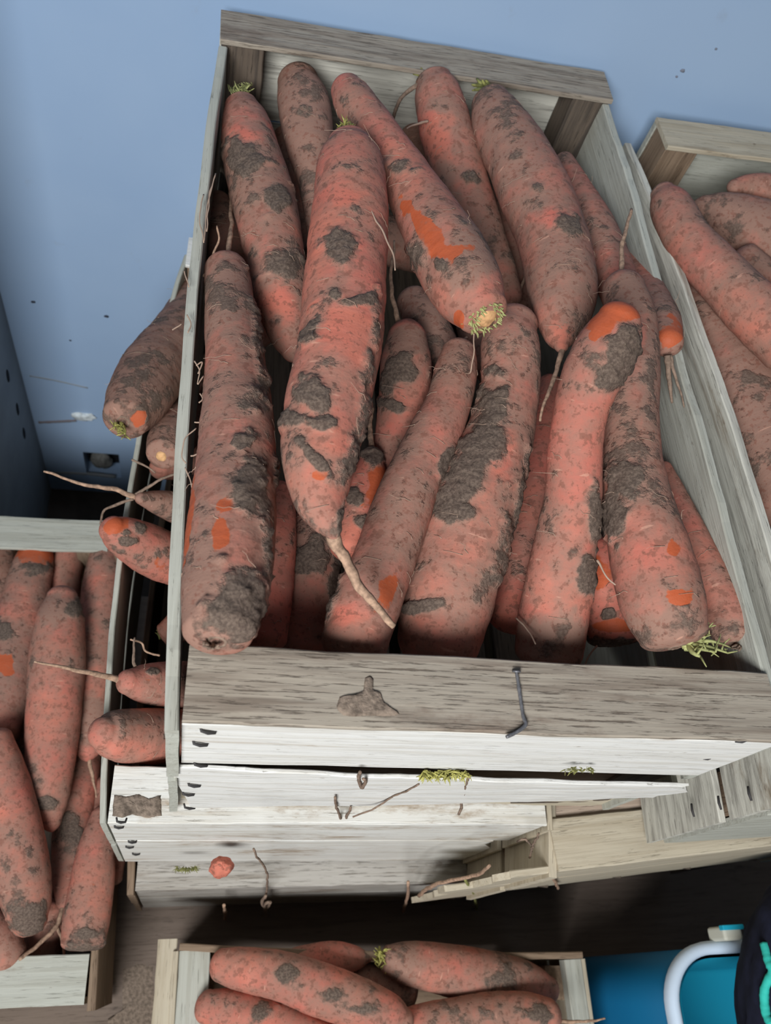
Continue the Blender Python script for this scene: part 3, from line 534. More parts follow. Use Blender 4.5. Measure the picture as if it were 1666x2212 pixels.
TIP = {}
def build_carrot(key, crate, label, caps, dust, pts, zs):
    big = crate in 'ABF'
    rnd = random.Random(key); off = Vector((rnd.random() * 40, rnd.random() * 40, rnd.random() * 40))
    ctl = place_points(pts, zs)
    length = np.linalg.norm(np.diff(ctl[:, :3], axis=0), axis=1).sum()
    nring = int(max(30, length / (0.0019 if big else 0.003))); nseg = 60 if big else 40
    body = smooth_path(ctl, nring)
    rings = []                                   # centre, radius
    def cap(end, kind):
        i, j = (0, 1) if end == 0 else (-1, -2)
        c = body[i, :3]; d = c - body[j, :3]; d /= np.linalg.norm(d); r = body[i, 3]
        if kind == 'c': ext, n, f = 0.42 * r, 9, (lambda u: (1 - u ** 2.6) ** 0.5 if u < 0.9 else 0.0)
        elif kind == 't': ext, n, f = 1.0 * r, 10, (lambda u: (1 - u ** 1.7) ** 0.75)
        elif kind == 'b': ext, n, f = 0.78 * r, 11, (lambda u: (1 - u ** 2) ** 0.5)
        else: ext, n, f = 0.5 * r, 6, (lambda u: (1 - u ** 2) ** 0.5)
        res = []
        for k in range(1, n + 1):
            u = math.sin(k / n * math.pi / 2)
            rr = r * max(0.0, f(u))
            dd = ext * u
            if kind == 'c' and k == n: rr, dd = r * 0.16, ext * 0.86     # the crown's hollow
            res.append(np.r_[c + d * dd, max(rr, r * 0.02)])
        return res, c + d * ext, d
    c0, tip0, d0 = cap(0, caps[0]); c1, tip1, d1 = cap(1, caps[1])
    TIP[key] = (tip0, d0, tip1, d1)
    R = np.array(c0[::-1] + list(body) + c1)
    cen = R[:, :3]; rad = R[:, 3]
    s = np.r_[0, np.cumsum(np.linalg.norm(np.diff(cen, axis=0), axis=1))]
    # frames; angle 0 points down so that the texture seam lies underneath
    V = np.zeros((len(R), nseg, 3)); ax = np.zeros((len(R), nseg, 3)); N = np.zeros_like(V)
    main = body[-1, :3] - body[0, :3]; main /= np.linalg.norm(main)
    for i in range(len(R)):
        if i < len(c0): t = body[1, :3] - body[0, :3]
        elif i >= len(R) - len(c1): t = body[-1, :3] - body[-2, :3]
        else:
            k = i - len(c0); t = body[min(k + 2, len(body) - 1), :3] - body[max(k - 2, 0), :3]
        t = t / np.linalg.norm(t)
        dn = np.array([0, 0, -1.0]); dn = dn - t * (dn @ t); dn /= np.linalg.norm(dn); sd = np.cross(t, dn)
        a = np.linspace(0, 2 * math.pi, nseg, endpoint=False)
        N[i] = np.cos(a)[:, None] * dn + np.sin(a)[:, None] * sd
        V[i] = cen[i] + N[i] * rad[i]
        ax[i, :, 0] = s[i]; ax[i, :, 1] = a
    P = V.reshape(-1, 3); Nn = N.reshape(-1, 3)
    px, py, _ = to_px(P)
    facing = ((CP - P) * Nn).sum(1) > 0
    mud = np.zeros(len(P)); bare = np.zeros(len(P)); dst = np.full(len(P), dust, float)
    for (x, y, rx, ry, rot, ty) in PATCHES.get(key, ()):
        ca, sa = math.cos(math.radians(rot)), math.sin(math.radians(rot))
        u = ((px - x) * ca + (py - y) * sa) / rx; v = (-(px - x) * sa + (py - y) * ca) / ry
        q = np.sqrt(u * u + v * v)
        near = np.where(q < 2.2)[0]
        for k in near:
            pv = Vector(P[k]) + off
            q[k] *= 1 + 0.55 * noise.noise(pv * 65) + 0.35 * noise.noise(pv * 170)
        g = np.clip(1.55 - q, 0, 1) * facing
        st = float(ty[1:]) if len(ty) > 1 else 1.0
        if ty[0] == 'm': mud = np.maximum(mud, g * st)
        elif ty[0] == 'o': bare = np.maximum(bare, g * st)
        elif ty[0] == 'd': dst = np.maximum(dst, dust + (0.95 - dust) * np.clip(1.5 - q, 0, 1))
        elif ty[0] == 'p': dst = np.minimum(dst, dust - 0.45 * np.clip(1.4 - q, 0, 1))
    mud = np.where(bare > 0.6, mud * 0.3, mud)
    # relief: lumps, creases across the root, caked mud
    grains = key in ('A1', 'A3', 'A10', 'A11', 'A12')
    rr = np.repeat(rad, nseg); disp = np.zeros(len(P)); rmax = rad.max()
    nz = noise.noise
    for k in range(len(P)):
        p = Vector(P[k]) + off
        lump = nz(p * 28) * 0.05 + nz(p * 75) * 0.02
        crease = nz(Vector((ax.reshape(-1, 3)[k, 0] * 210, math.cos(ax.reshape(-1, 3)[k, 1]) * 0.9, off.x))) if False else 0.0
        d = lump * rr[k]
        if mud[k] > 0.25:
            m = mud[k] + (nz(p * 75) ) * 0.55
            if m > 0.55: d += 0.0009 + (0.0022 if grains else 0.0013) * max(0.0, nz(p * 230) + 0.25) + 0.0010 * nz(p * 480)
        d += 0.00022 * nz(p * 420)
        disp[k] = d
    cre = np.array([nz(Vector((q * 190, 3.3, off.y))) + 0.6 * nz(Vector((q * 420, 1.3, off.z))) for q in s])
    wob = np.array([0.5 + 0.5 * nz(Vector((math.cos(a) * 1.4, math.sin(a) * 1.4, off.x))) for a in np.linspace(0, 2 * math.pi, nseg, endpoint=False)])
    disp += (cre[:, None] * wob[None, :] * rad[:, None] * 0.016).reshape(-1)
    P = P + Nn * np.minimum(disp, rr * 0.5)[:, None]
    org = body[len(body) // 2, :3]
    verts = (P - org).tolist(); faces = []
    for i in range(len(R) - 1):
        for k in range(nseg):
            a = i * nseg + k; b = i * nseg + (k + 1) % nseg
            faces.append((a, b, b + nseg, a + nseg))
    verts.append((cen[0] - org).tolist()); verts.append((cen[-1] - org).tolist())
    for k in range(nseg):
        faces.append((len(verts) - 2, (k + 1) % nseg, k))
        e = (len(R) - 1) * nseg; faces.append((len(verts) - 1, e + k, e + (k + 1) % nseg))
    o = link('carrot', verts, faces, CARROT, None, Matrix.Translation(Vector(org)))
    me = o.data
    at = me.attributes.new('skin', 'FLOAT_COLOR', 'POINT')
    arr = np.ones((len(verts), 4)); arr[:len(P), 0] = mud; arr[:len(P), 1] = bare; arr[:len(P), 2] = np.clip(dst, 0, 1)
    arr[len(P):, :3] = (0.2, 0, dust); at.data.foreach_set('color', arr.ravel())
    a2 = me.attributes.new('axis', 'FLOAT_VECTOR', 'POINT')
    av = np.zeros((len(verts), 3)); av[:len(P)] = ax.reshape(-1, 3); a2.data.foreach_set('vector', av.ravel())
    tag(o, label, 'carrot', GROUPS[crate])
    # fine hair roots lying across the skin
    if crate in 'AB' and len(pts) > 3:
        paths = []
        for q in range(int(17 * length / 0.25)):
            i = rnd.randrange(len(c0) + 4, len(R) - len(c1) - 4); a0 = rnd.uniform(0.2, 0.8) * 2 * math.pi
            ln = rnd.uniform(0.004, 0.014); lift = rnd.uniform(0.0004, 0.0035) if rnd.random() < 0.45 else 0.0003
            path = []; drift = rnd.uniform(-0.004, 0.004)
            for w in range(6):
                u = w / 5; a = a0 + u * ln / max(rad[i], 0.008)
                ii = min(max(int(i + u * drift / 0.0019), 0), len(R) - 1)
                kk = int(a / (2 * math.pi) * nseg) % nseg
                bp = P[ii * nseg + kk]; nn = Nn[ii * nseg + kk]
                path.append((Vector(bp + nn * (0.0002 + lift * u * u * (3 if lift > 0.001 else 1)) - org), 0.00024 * (1 - 0.6 * u)))
            paths.append(path)
        V2, F2 = tube_mesh(paths, 4)
        h = link('root_fuzz', V2, F2, M_FUZZ, o, world_of(o)); h['kind'] = 'stuff'; h['label'] = 'pale hair-fine rootlets'
    # crown scar
    for e, kind in ((0, caps[0]), (1, caps[1])):
        if kind != 'c' and not (key == 'A5' and e == 1): continue
        if key in ('A1', 'A5', 'B2', 'A3', 'A2', 'A7', 'A10', 'E1', 'D3', 'B1', 'A6', 'A20', 'E2', 'E4', 'B8', 'A21'):
            tip, d = (tip0, d0) if e == 0 else (tip1, d1)
            r = (rad[len(c0)] if e == 0 else rad[-len(c1) - 1]) * (0.60 if key == 'A5' else 0.46 if key == 'B2' else 0.3)
            dv = Vector(d); x = dv.orthogonal().normalized(); y = dv.cross(x)
            prof = [(1.0, -0.55), (1.02, -0.1), (0.9, 0.08), (0.72, 0.1), (0.6, -0.06), (0.3, -0.02), (0.04, 0.03)]
            if key in ('A5', 'B2'): prof = [(1.0, -0.55), (1.02, -0.1), (0.9, 0.02), (0.76, -0.06), (0.66, 0.12), (0.5, 0.24), (0.3, 0.28), (0.04, 0.29)]
            Vv, Ff = [], []; n = 20
            for (q, h) in prof:
                for k in range(n):
                    a = 2 * math.pi * k / n; jr = 1 + 0.14 * nz(Vector((math.cos(a) * 2, math.sin(a) * 2, q * 3)) + off)
                    Vv.append(x * math.cos(a) * r * q * jr + y * math.sin(a) * r * q * jr + dv * (h * r + 0.1 * r * nz(Vector((a * 3, q * 5, 1)) + off)))
            for i in range(len(prof) - 1):
                for k in range(n): Ff.append((i * n + k, i * n + (k + 1) % n, (i + 1) * n + (k + 1) % n, (i + 1) * n + k))
            Ff.append(tuple((len(prof) - 1) * n + k for k in range(n)))
            sc = link('crown_scar', Vv, Ff, M_CORE if key in ('A5', 'B2') else M_DRYROOT, o, Matrix.Translation(Vector(tip - d * r * 0.15)))
            sc['label'] = 'cut crown with pale core' if key in ('A5', 'B2') else 'dry brown crown scar'
            if key == 'A5':
                paths = []
                for q in range(90):
                    a = rnd.uniform(0, 2 * math.pi); rr0 = r * rnd.uniform(0.72, 1.12)
                    b = Vector(tip) + x * math.cos(a) * rr0 + y * math.sin(a) * rr0 - dv * r * 0.30
                    up = (dv * rnd.uniform(0.4, 1.0) + (x * math.cos(a) + y * math.sin(a)) * rnd.uniform(-0.3, 0.5) + Vector((rnd.uniform(-.4, .4), rnd.uniform(-.4, .4), 0))).normalized()
                    ln = r * rnd.uniform(0.3, 0.62); w = r * rnd.uniform(0.05, 0.11)
                    paths.append([(b, w), (b + up * ln * 0.5, w * 0.85), (b + up * ln, w * 0.25)])
                V3, F3 = tube_mesh(paths, 5)
                g = link('leaf_stub', [v - Vector(tip) for v in V3], F3, M_LEAF, o, Matrix.Translation(Vector(tip))); g['label'] = 'ring of pale green leaf stubs'
    return o

CAR = {}
def build_carrots():
    for row in CARROTS: CAR[row[0]] = build_carrot(*row)
    for idx, (key, path, w0, w1, dz, mk) in enumerate(ROOTS):
        row = next(r for r in CARROTS if r[0] == key)
        ctl = place_points(row[5], row[6]); x0, y0 = path[0]
        pp = np.array(row[5], float); i = int(np.argmin(np.hypot(pp[:, 0] - x0, pp[:, 1] - y0)))
        z0 = ctl[i, 2] - ZF
        edge = np.hypot(pp[i, 0] - x0, pp[i, 1] - y0)
        if mk == 'f' or edge < pp[i, 2] * 0.7 and i not in (0, len(pp) - 1): z0 += ctl[i, 3] * math.sqrt(max(0.05, 1 - (edge / max(pp[i, 2], 1)) ** 2))
        rows = []
        for j, (x, y) in enumerate(path):
            t = j / (len(path) - 1); P = atz(x, y, z0 + dz * t); dep = (P - CP) @ CW
            rows.append((*P, (w0 + (w1 - w0) * t) * 0.5 * dep / FPX))
        strand('tap_root' if w0 >= 8 else 'side_root', CAR[key], rows, {'r': M_ROOT, 'd': M_DRYROOT, 'f': M_FUZZ}[mk], 7, 0.0012, idx + 3)
    for idx, (key, base, tips, w, mk) in enumerate(GREENS):
        row = next(r for r in CARROTS if r[0] == key); ctl = place_points(row[5], row[6]); pp = np.array(row[5], float)
        i = int(np.argmin(np.hypot(pp[:, 0] - base[0], pp[:, 1] - base[1]))); z0 = ctl[i, 2] - ZF
        rnd = random.Random(idx)
        B = atz(*base, z0); dep = (B - CP) @ CW; paths = []
        for (x, y) in tips:
            for q in range(2):
                T = atz(x + rnd.uniform(-5, 5), y + rnd.uniform(-5, 5), z0 + rnd.uniform(0.0, 0.012))
                mid = (B + T) / 2 + np.array([rnd.uniform(-1, 1) * .002, rnd.uniform(-1, 1) * .002, .002])
                r = w * 0.5 * dep / FPX * rnd.uniform(0.6, 1.1)
                S = B + np.array([rnd.uniform(-1, 1), rnd.uniform(-1, 1), rnd.uniform(-1, .3)]) * w * 0.9 * dep / FPX
                P = smooth_path(np.array([(*S, r), (*mid, r * .8), (*T, r * .35)]), 8)
                paths.append([(Vector(v[:3]), max(v[3], 1e-4)) for v in P])
                if mk in 'lg':                     # a few leaf frays at the tip
                    for e in range(3):
                        dv = Vector((rnd.uniform(-1, 1), rnd.uniform(-1, 1), rnd.uniform(-.3, 1))).normalized() * r * 4
                        k = 5 + e % 3
                        paths.append([(Vector(P[k][:3]), r * .45), (Vector(P[k][:3]) + dv, r * .15)])
        V, F = tube_mesh(paths, 5)
        M = Matrix.Translation(Vector(B)); V = [v - Vector(B) for v in V]
        o = link('leaf_stub', V, F, {'g': M_GREEN, 'l': M_LEAF, 's': M_MOSS, 'd': M_DRYROOT}[mk], CAR[key], M)
        o['label'] = {'g': 'yellow-green leaf stubs', 'l': 'pale green leaf stalks', 's': 'mossy green leaf stubs', 'd': 'dry brown leaf stubs'}[mk]

# ------------------------------------------------------------------ the setting: van wall, floor
def z_(z): return z + ZF
def quad_box(name, x0, x1, y0, y1, z0, z1, mat, parent=None, bevel=0.0):
    V = [(x, y, z) for x in (x0, x1) for y in (y0, y1) for z in (z0, z1)]
    F = [(0, 1, 3, 2), (4, 6, 7, 5), (0, 4, 5, 1), (2, 3, 7, 6), (0, 2, 6, 4), (1, 5, 7, 3)]
    c = Vector(((x0 + x1) / 2, (y0 + y1) / 2, (z0 + z1) / 2))
    o = link(name, [Vector(v) - c for v in V], F, mat, parent, Matrix.Translation(c), smooth=False)
    if bevel:
        m = o.modifiers.new('bevel', 'BEVEL'); m.width = bevel; m.segments = 3
    return o

def wall_paint():
    t = NT('pale_blue_van_paint'); tc = t.n('ShaderNodeTexCoord'); v = tc.outputs['Object']
    n = t.noise(v, 3.5, 4); f = t.noise(v, 26, 6, 0.65); d = t.noise(v, 90, 4, 0.7)
    c = t.mix(t.step(n, 0.3, 0.7), (0.310, 0.440, 0.635), (0.345, 0.475, 0.660))
    c = t.mix(t.step(f, 0.62, 0.78, 0, 0.4), c, (0.30, 0.36, 0.46))
    c = t.mix(t.step(d, 0.72, 0.80, 0, 0.25), c, (0.22, 0.25, 0.32))
    t.put(t.b.inputs['Base Color'], c); t.b.inputs['Roughness'].default_value = 0.42
    t.put(t.b.inputs['Normal'], t.bump(f, 0.05, 0.001)); return t.m
M_WALL = wall_paint()
M_GREYP = plain('grey_blue_metal', (0.235, 0.255, 0.275), 0.5, 0.12, 14)
M_BLACK = plain('black_hole', (0.012, 0.012, 0.014), 0.9)
WY = 0.655
# back wall with the recess cut out of it
hx0, hx1 = -0.197, -0.140; hz1 = aty(200, 978, WY)[2]; hz0 = aty(200, 1028, WY)[2]
def wall_with_hole(name, y0, y1):
    xs = [-1.0, hx0, hx1, 1.3]; zs = [0.0, hz0, hz1, 1.6]
    V, F = [], []
    for y in (y0, y1):
        for z in zs:
            for x in xs: V.append((x, y, z))
    for s in (0, 16):
        for j in range(3):
            for i in range(3):
                if i == 1 and j == 1: continue
                a = s + j * 4 + i; q = (a, a + 1, a + 5, a + 4); F.append(q if s == 0 else tuple(reversed(q)))
    for a, b in ((5, 6), (6, 10), (10, 9), (9, 5)): F.append((b, a, a + 16, b + 16))
    for a, b in ((0, 3), (3, 15), (15, 12), (12, 0)): F.append((a, b, b + 16, a + 16))
    return link(name, V, F, M_WALL, smooth=False)
wall = tag(wall_with_hole('wall_back', WY, WY + 0.03), kind='structure')
rec = quad_box('latch_recess', hx0 - .004, hx1 + .004, WY + .03, WY + .055, hz0 - .004, hz1 + .004, M_BLACK, wall)
def blob(name, loc, sx, sy, sz, mat, parent=None, seed=0, amp=0.3, n=20, freq=1.6, rot=0.0):
    rnd = random.Random(seed); off = Vector((rnd.random() * 20, rnd.random() * 20, seed))
    V, F = [], []
    for i in range(n + 1):
        th = math.pi * i / n
        for k in range(2 * n):
            ph = math.pi * k / n
            d = Vector((math.sin(th) * math.cos(ph), math.sin(th) * math.sin(ph), math.cos(th)))
            q = 1 + amp * noise.noise(d * freq + off) + amp * .4 * noise.noise(d * freq * 3 + off)
            V.append((d.x * sx * q, d.y * sy * q, d.z * sz * q))
    m = 2 * n
    for i in range(n):
        for k in range(m):
            a = i * m + k; b = i * m + (k + 1) % m; F.append((a, a + m, b + m, b))
    return link(name, V, F, mat, parent, Matrix.Translation(Vector(loc)) @ Matrix.Rotation(rot, 4, 'Z'))
p = aty(212, 1010, WY)
blob('latch', (p[0] + .004, WY + .018, p[2] - .004), .017, .012, .022, plain('dusty_grey_latch', (0.16, 0.16, 0.15), 0.8, .3, 200), wall, 3, .25)
p = aty(180, 899, WY); blob('mounting_plug', (p[0], WY - .001, p[2]), .017, .004, .010, plain('white_plug', (0.62, 0.68, 0.70), 0.7, .2, 120), wall, 5, .35)
# pressed lines of the panel and the scuffs on it
for pts, w, mat in (([(64, 812), (120, 822), (190, 838)], 5, M_GREYP), ([(84, 912), (130, 910), (165, 908)], 8, plain('brown_smear', (0.17, 0.15, 0.16), .8)), ([(108, 1021), (170, 1022), (250, 1030)], 8, M_GREYP)):
    rows = []
    for x, y in pts:
        P = aty(x, y, WY); rows.append((P[0], WY + .0008, P[2], w * .5 * ((P - CP) @ CW) / FPX))
    strand('panel_crease', wall, rows, mat, 8, 0)
M_SPOT = plain('dirt_spot', (0.035, 0.04, 0.06), .9)
for i, (x, y, r) in enumerate(((72, 652, 4.5), (230, 683, 5), (152, 735, 2.5), (1475, 152, 5), (1462, 165, 3), (1547, 105, 3))):
    P = aty(x, y, WY); q = r * ((P - CP) @ CW) / FPX
    blob('dirt_spot', (P[0], WY - .0004, P[2]), q, .0008, q * .8, M_SPOT if i < 3 else plain('dust_mark', (0.20, 0.22, 0.27), .9), wall, i + 11, .4, 8)
# grey post beside the wall, with oval slots
wl = quad_box('wall_left', -0.30, -0.262, 0.44, WY, 0.0, 1.35, M_GREYP); tag(wl, kind='structure')
for i, (x, y) in enumerate(((17, 812), (38, 884), (52, 936))):
    d = ray(x, y); P = CP + d * ((-0.262 - CP[0]) / d[0])
    blob('oval_slot', P, .0008, .006, .013, M_BLACK, wl, i + 31, .1, 10)
fl = quad_box('floor', -1.0, 1.3, -1.4, WY + .03, -0.03, 0.0, plain('brown_van_floor', (0.10, 0.075, 0.06), .85, .35, 18)); tag(fl, kind='structure')

# ------------------------------------------------------------------ wooden crates
def lerp(a, b, t): return Vector(a) * (1 - t) + Vector(b) * t
def crate(label, group, FL, FR, BR, BL, rim, h, mats, bowL=.012, bowR=.012, rail=.037, railR=None, sideL=None, sideR=None, seed=0, splits=(0.385, 0.42), broken=False, back=True, front_parts=True, plank_drop=.004, jag=0.0, pth=.0075, ext=0.0):
    """FL.. are the outer corners (x, y) of the two end rails; rim and h in metres, rim counted from the upper crate's rails."""
    zt = z_(rim); c = empty('wooden_crate', ((FL[0] + BR[0]) / 2, (FL[1] + BR[1]) / 2, zt - h))
    tag(c, label, 'crate', group)
    v = lambda p, dz=0.0: Vector((p[0], p[1], zt + dz))
    FL_, FR_, BR_, BL_ = v(FL), v(FR), v(BR), v(BL)
    X = (FR_ - FL_).normalized(); Yf = Vector((-X.y, X.x, 0)); Xb = (BR_ - BL_).normalized(); Yb = Vector((-Xb.y, Xb.x, 0))
    up = Vector((0, 0, 1)); th_f, th_b = .0045, .005; pt = .006
    gap = .004
    for (a, b, n, e, rw) in ((FL_, FR_, Yf, 0, rail), (BL_, BR_, -Yb, 1, railR or rail)):
        th = th_b if e else th_f
        x = (b - a).normalized(); q = mats['rail' if e == 0 else 'rail_back']
        board('end_rail', c, a + n * ((pt + rw) / 2) - up * th / 2, b + n * ((pt + rw) / 2) - up * th / 2, n, rw + pt, th, q, seed=seed + e, rough=.0005)
        pm = mats['panel'] if e == 0 else mats.get('panel_back', mats['panel'])
        h1 = h * splits[0]; h2 = h - h1 - gap
        pa = board('end_panel', c, a - x * (ext if e == 0 else 0) + n * pt / 2 - up * (h1 / 2 + th * .5), b + n * pt / 2 - up * (h1 / 2 + th * .5), up, h1 - th, pt, pm, seed=seed + 3 + e, rough=.0004, jag0=ext * .3 if e == 0 else 0)
        if e == 0 and broken:
            board('end_panel', c, a - n * .0005 - up * (h1 + .006 + h2 * .455), b - n * .0035 - up * (h1 + .012 + h2 * .15), up, h2 * .91, .003, mats['panel'], seed=seed + 5, rough=.0012, taper=.30, nx=60, jag1=.02, bow=.0015)
            board('backing_board', c, a + n * (pt * 2.0) - up * (h1 + gap + .055), b + n * (pt * 2.0) - up * (h1 + gap + .055), up, .080, pt, W_PINK, seed=seed + 8, rough=.0012)
            board('end_panel', c, a + n * (pt * 1.6) - up * (h - .026), b + n * (pt * 1.6) - up * (h - .026), up, .052, pt, W_CREAM, seed=seed + 6, rough=.0012, jag1=.02)
        else: pb = board('end_panel', c, a - x * (ext * 1.5 if e == 0 else 0) + n * pt / 2 - up * (h1 + gap + h2 * .5), b + n * pt / 2 - up * (h1 + gap + h2 * .5), up, h2, pt, pm, seed=seed + 5 + e, rough=.0006, jag1=jag, jag0=ext * .5 if e == 0 else 0)
        for t, s in ((0, 1), (1, -1)):
            o_ = (a if t == 0 else b) + x * s * .0195 + n * (pt + .018)
            board('corner_post', c, o_ - up * (th + .0005), o_ - up * (h - .004), x, .036, .034, mats['post'], seed=seed + 7 + e * 2 + t, nx=18, ny=5)
        if e == 0: c['front'] = 1
    for s, bow, a, b, m in ((-1, bowL, FL_, BL_, mats['left']), (1, bowR, FR_, BR_, mats['right'])):
        ov = sideL if s < 0 else sideR
        out = Vector((-Yf.y, Yf.x, 0)) if s < 0 else Vector((Yf.y, -Yf.x, 0))
        p0 = a + out * .0045 - (b - a).normalized() * .004; p1 = b + out * .0045 - (b - a).normalized() * .045
        if ov: p0 = Vector((*ov[0], zt)); p1 = Vector((*ov[1], zt))
        d = (p1 - p0).normalized(); zz = d.cross(up)         # thickness axis of board() for wdir = up
        sg = 1 if zz.dot(out) > 0 else -1
        hh = (h - plank_drop - .018) / 2
        for k in range(2):
            dz = plank_drop + hh * (k + .5) + .014 * k
            board('side_plank', c, p0 - up * dz, p1 - up * dz, up, hh, pth if k == 0 else min(pth, .006), m, bow=bow * sg, seed=seed + 13 + k + (s + 1), rough=.0007, nx=40)
    for k in range(4):
        t = .13 + .247 * k
        a = lerp(FL_, FR_, t) + Yf * .006; b = lerp(BL_, BR_, t) - Yb * .006
        board('bottom_slat', c, a - up * (h - .012), b - up * (h - .012), X, .078, .006, mats['bottom'], seed=seed + 21 + k, nx=20)
    return c
mA = dict(rail=W_GREY, rail_back=W_GREY, panel=W_WHITE, panel_back=W_STREAK, post=W_DARK, left=W_PALE, right=W_PALE, bottom=W_DARK)
mB = dict(rail=W_STAIN, rail_back=W_WHITE, panel=W_STAIN, post=W_BROWN, left=W_PALE, right=W_CREAM, bottom=W_DARK)
mC = dict(rail=W_ASH, rail_back=W_CREAM, panel=W_ASH, post=W_BROWN, left=W_BROWN, right=W_CREAM, bottom=W_DARK)
mE = dict(rail=W_PALE, rail_back=W_PALE, panel=W_CREAM, post=W_BROWN, left=W_CREAM, right=W_BROWN, bottom=W_DARK)
mF = dict(rail=W_CREAM, rail_back=W_CREAM, panel=W_PALE, post=W_BROWN, left=W_STREAK, right=W_PALE, bottom=W_DARK)
mG = dict(rail=W_CREAM, rail_back=W_CREAM, panel=W_CREAM, post=W_BROWN, left=W_CREAM, right=W_CREAM, bottom=W_DARK)
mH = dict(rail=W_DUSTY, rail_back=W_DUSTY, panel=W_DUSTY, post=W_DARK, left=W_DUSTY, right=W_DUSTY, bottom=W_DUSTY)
G1 = 'wooden crates of the middle stack'; G2 = 'wooden crates of the right stack'; G3 = 'wooden crates standing on the boards'
cA = crate('topmost crate of the middle stack, heaped with carrots, bent nail on its grey front rail', G1, (.002, .004), (.358, -.006), (.362, .644), (-.006, .631), 0, .258, mA, .008, .003, sideL=((-.003, .000), (-.002, .585)), sideR=((.362, -.004), (.358, .60)), seed=1, broken=True)
cB = crate('second wooden crate from the top of the middle stack, shifted left, white front', G1, (-.052, -.006), (.309, -.014), (.328, .615), (-.030, .625), -.262, .258, mB, .020, .01, sideL=((-.056, -.006), (-.031, .60)), seed=41, jag=.03, pth=.0048)
cC = crate('lowest wooden crate of the middle stack, greyish and split', G1, (-.040, -.033), (.318, -.036), (.33, .58), (-.03, .585), -.526, .254, mC, seed=81, jag=.05, rail=.022)
cE = crate('wooden crate at the left full of carrots, standing lower than the stack', G3, (-.425, -.130), (-.078, -.132), (-.108, .390), (-.45, .385), -.52, .255, mE, .004, .002, sideR=((-.071, -.138), (-.100, .365)), seed=121)
cF = crate('wooden crate at the right edge of the photo, beside the topmost middle one', G2, (.424, -.030), (.785, -.02), (.785, .64), (.424, .618), -.02, .255, mF, -.013, .01, sideL=((.407, -.030), (.386, .575)), seed=161)
cG = crate('cream wooden crate under the right-hand one', G2, (.322, -.050), (.690, -.022), (.765, .60), (.405, .58), -.279, .250, mG, .0, .01, seed=201, jag=.02, ext=.045)
board('cover_slat', cG, (.326, .020, ZF - .2875), (.70, .045, ZF - .2875), (0, 1, 0), .058, .006, W_PINK, seed=215)
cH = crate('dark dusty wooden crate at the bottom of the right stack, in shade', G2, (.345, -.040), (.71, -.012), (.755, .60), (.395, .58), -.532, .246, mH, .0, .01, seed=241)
# the low front crate lies with its long side across the picture: its end rails are left and right
cD = crate('low wooden crate at the bottom of the photo, carrots lying crosswise', G3, (.006, -.42), (.006, -.086), (.456, -.112), (.456, -.43), -.56, .215, dict(rail=W_PALE, rail_back=W_PALE, panel=W_CREAM, post=W_BROWN, left=W_CREAM, right=W_BROWN, bottom=W_DARK), .004, .0, rail=.030, railR=.018, seed=281) if False else None
def crate_low():
    rim, h = -.56, .215; zt = z_(rim); up = Vector((0, 0, 1))
    c = empty('wooden_crate', (.23, -.26, zt - h)); tag(c, 'low wooden crate at the bottom of the photo, carrots lying crosswise', 'crate', G3)
    TL, TR = Vector((.008, -.090, zt)), Vector((.456, -.118, zt)); dn = Vector((0, -.33, 0)); BL, BR = TL + dn, TR + dn
    X = (TR - TL).normalized(); Y = Vector((0, 1, 0))
    board('end_rail', c, BL + Vector((.016, 0, -.008)), TL + Vector((.016, 0, -.008)), X, .031, .016, W_PALE, seed=3)
    board('end_rail', c, BR + Vector((-.010, 0, -.008)), TR + Vector((-.010, 0, -.008)), X, .020, .016, W_PALE, seed=4)
    for a, b, s in ((BL, TL, -1), (BR, TR, 1)):
        for k in range(2):
            board('end_panel', c, a + Vector((s * .003, 0, -.05 - .103 * k)), b + Vector((s * .003, 0, -.05 - .103 * k)), up, .096, .006, W_CREAM, seed=6 + k)
    for a, b, m in ((TL, TR, W_BROWN), (BL, BR, W_PALE)):
        for k in range(2):
            board('side_plank', c, a + Y * .004 + Vector((0, 0, -.050 - .105 * k + .006)), b + Y * .004 + Vector((0, 0, -.050 - .105 * k + .006)), up, .098, .007, m, bow=.004, seed=9 + k)
    for k, (p, q) in enumerate(((TL, 1), (TR, -1), (BL, 1), (BR, -1))):
        o_ = p + X * q * .022 + Y * (-.024 if k < 2 else .024) - up * .017
        board('corner_post', c, o_, o_ - up * (h - .02), X, .034, .034, W_BROWN, seed=12 + k, nx=12)
    for k in range(4):
        a = lerp(TL, BL, .13 + .247 * k) - up * (h - .01); b = lerp(TR, BR, .13 + .247 * k) - up * (h - .01)
        board('bottom_slat', c, a, b, Y, .074, .006, W_BROWN, seed=16 + k)
    # loose outer side boards seen on its left
    board('side_board', c, BL + Vector((-.016, 0, -.03)), TL + Vector((-.012, .012, -.03)), X, .020, .05, W_CREAM, seed=22)
    return c
cD = crate_low()
# the boards everything stands on
pal = empty('pallet', (.1, -.1, 0)); tag(pal, 'brown dusty pallet sheet under all the crates', 'pallet')
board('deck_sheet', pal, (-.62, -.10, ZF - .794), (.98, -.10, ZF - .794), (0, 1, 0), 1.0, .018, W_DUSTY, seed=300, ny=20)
for k in range(3):
    x = -.50 + .68 * k
    board('bearer', pal, (x, -.60, (ZF - .804) / 2), (x, .39, (ZF - .804) / 2), (1, 0, 0), .09, ZF - .806, W_BROWN, seed=320 + k)

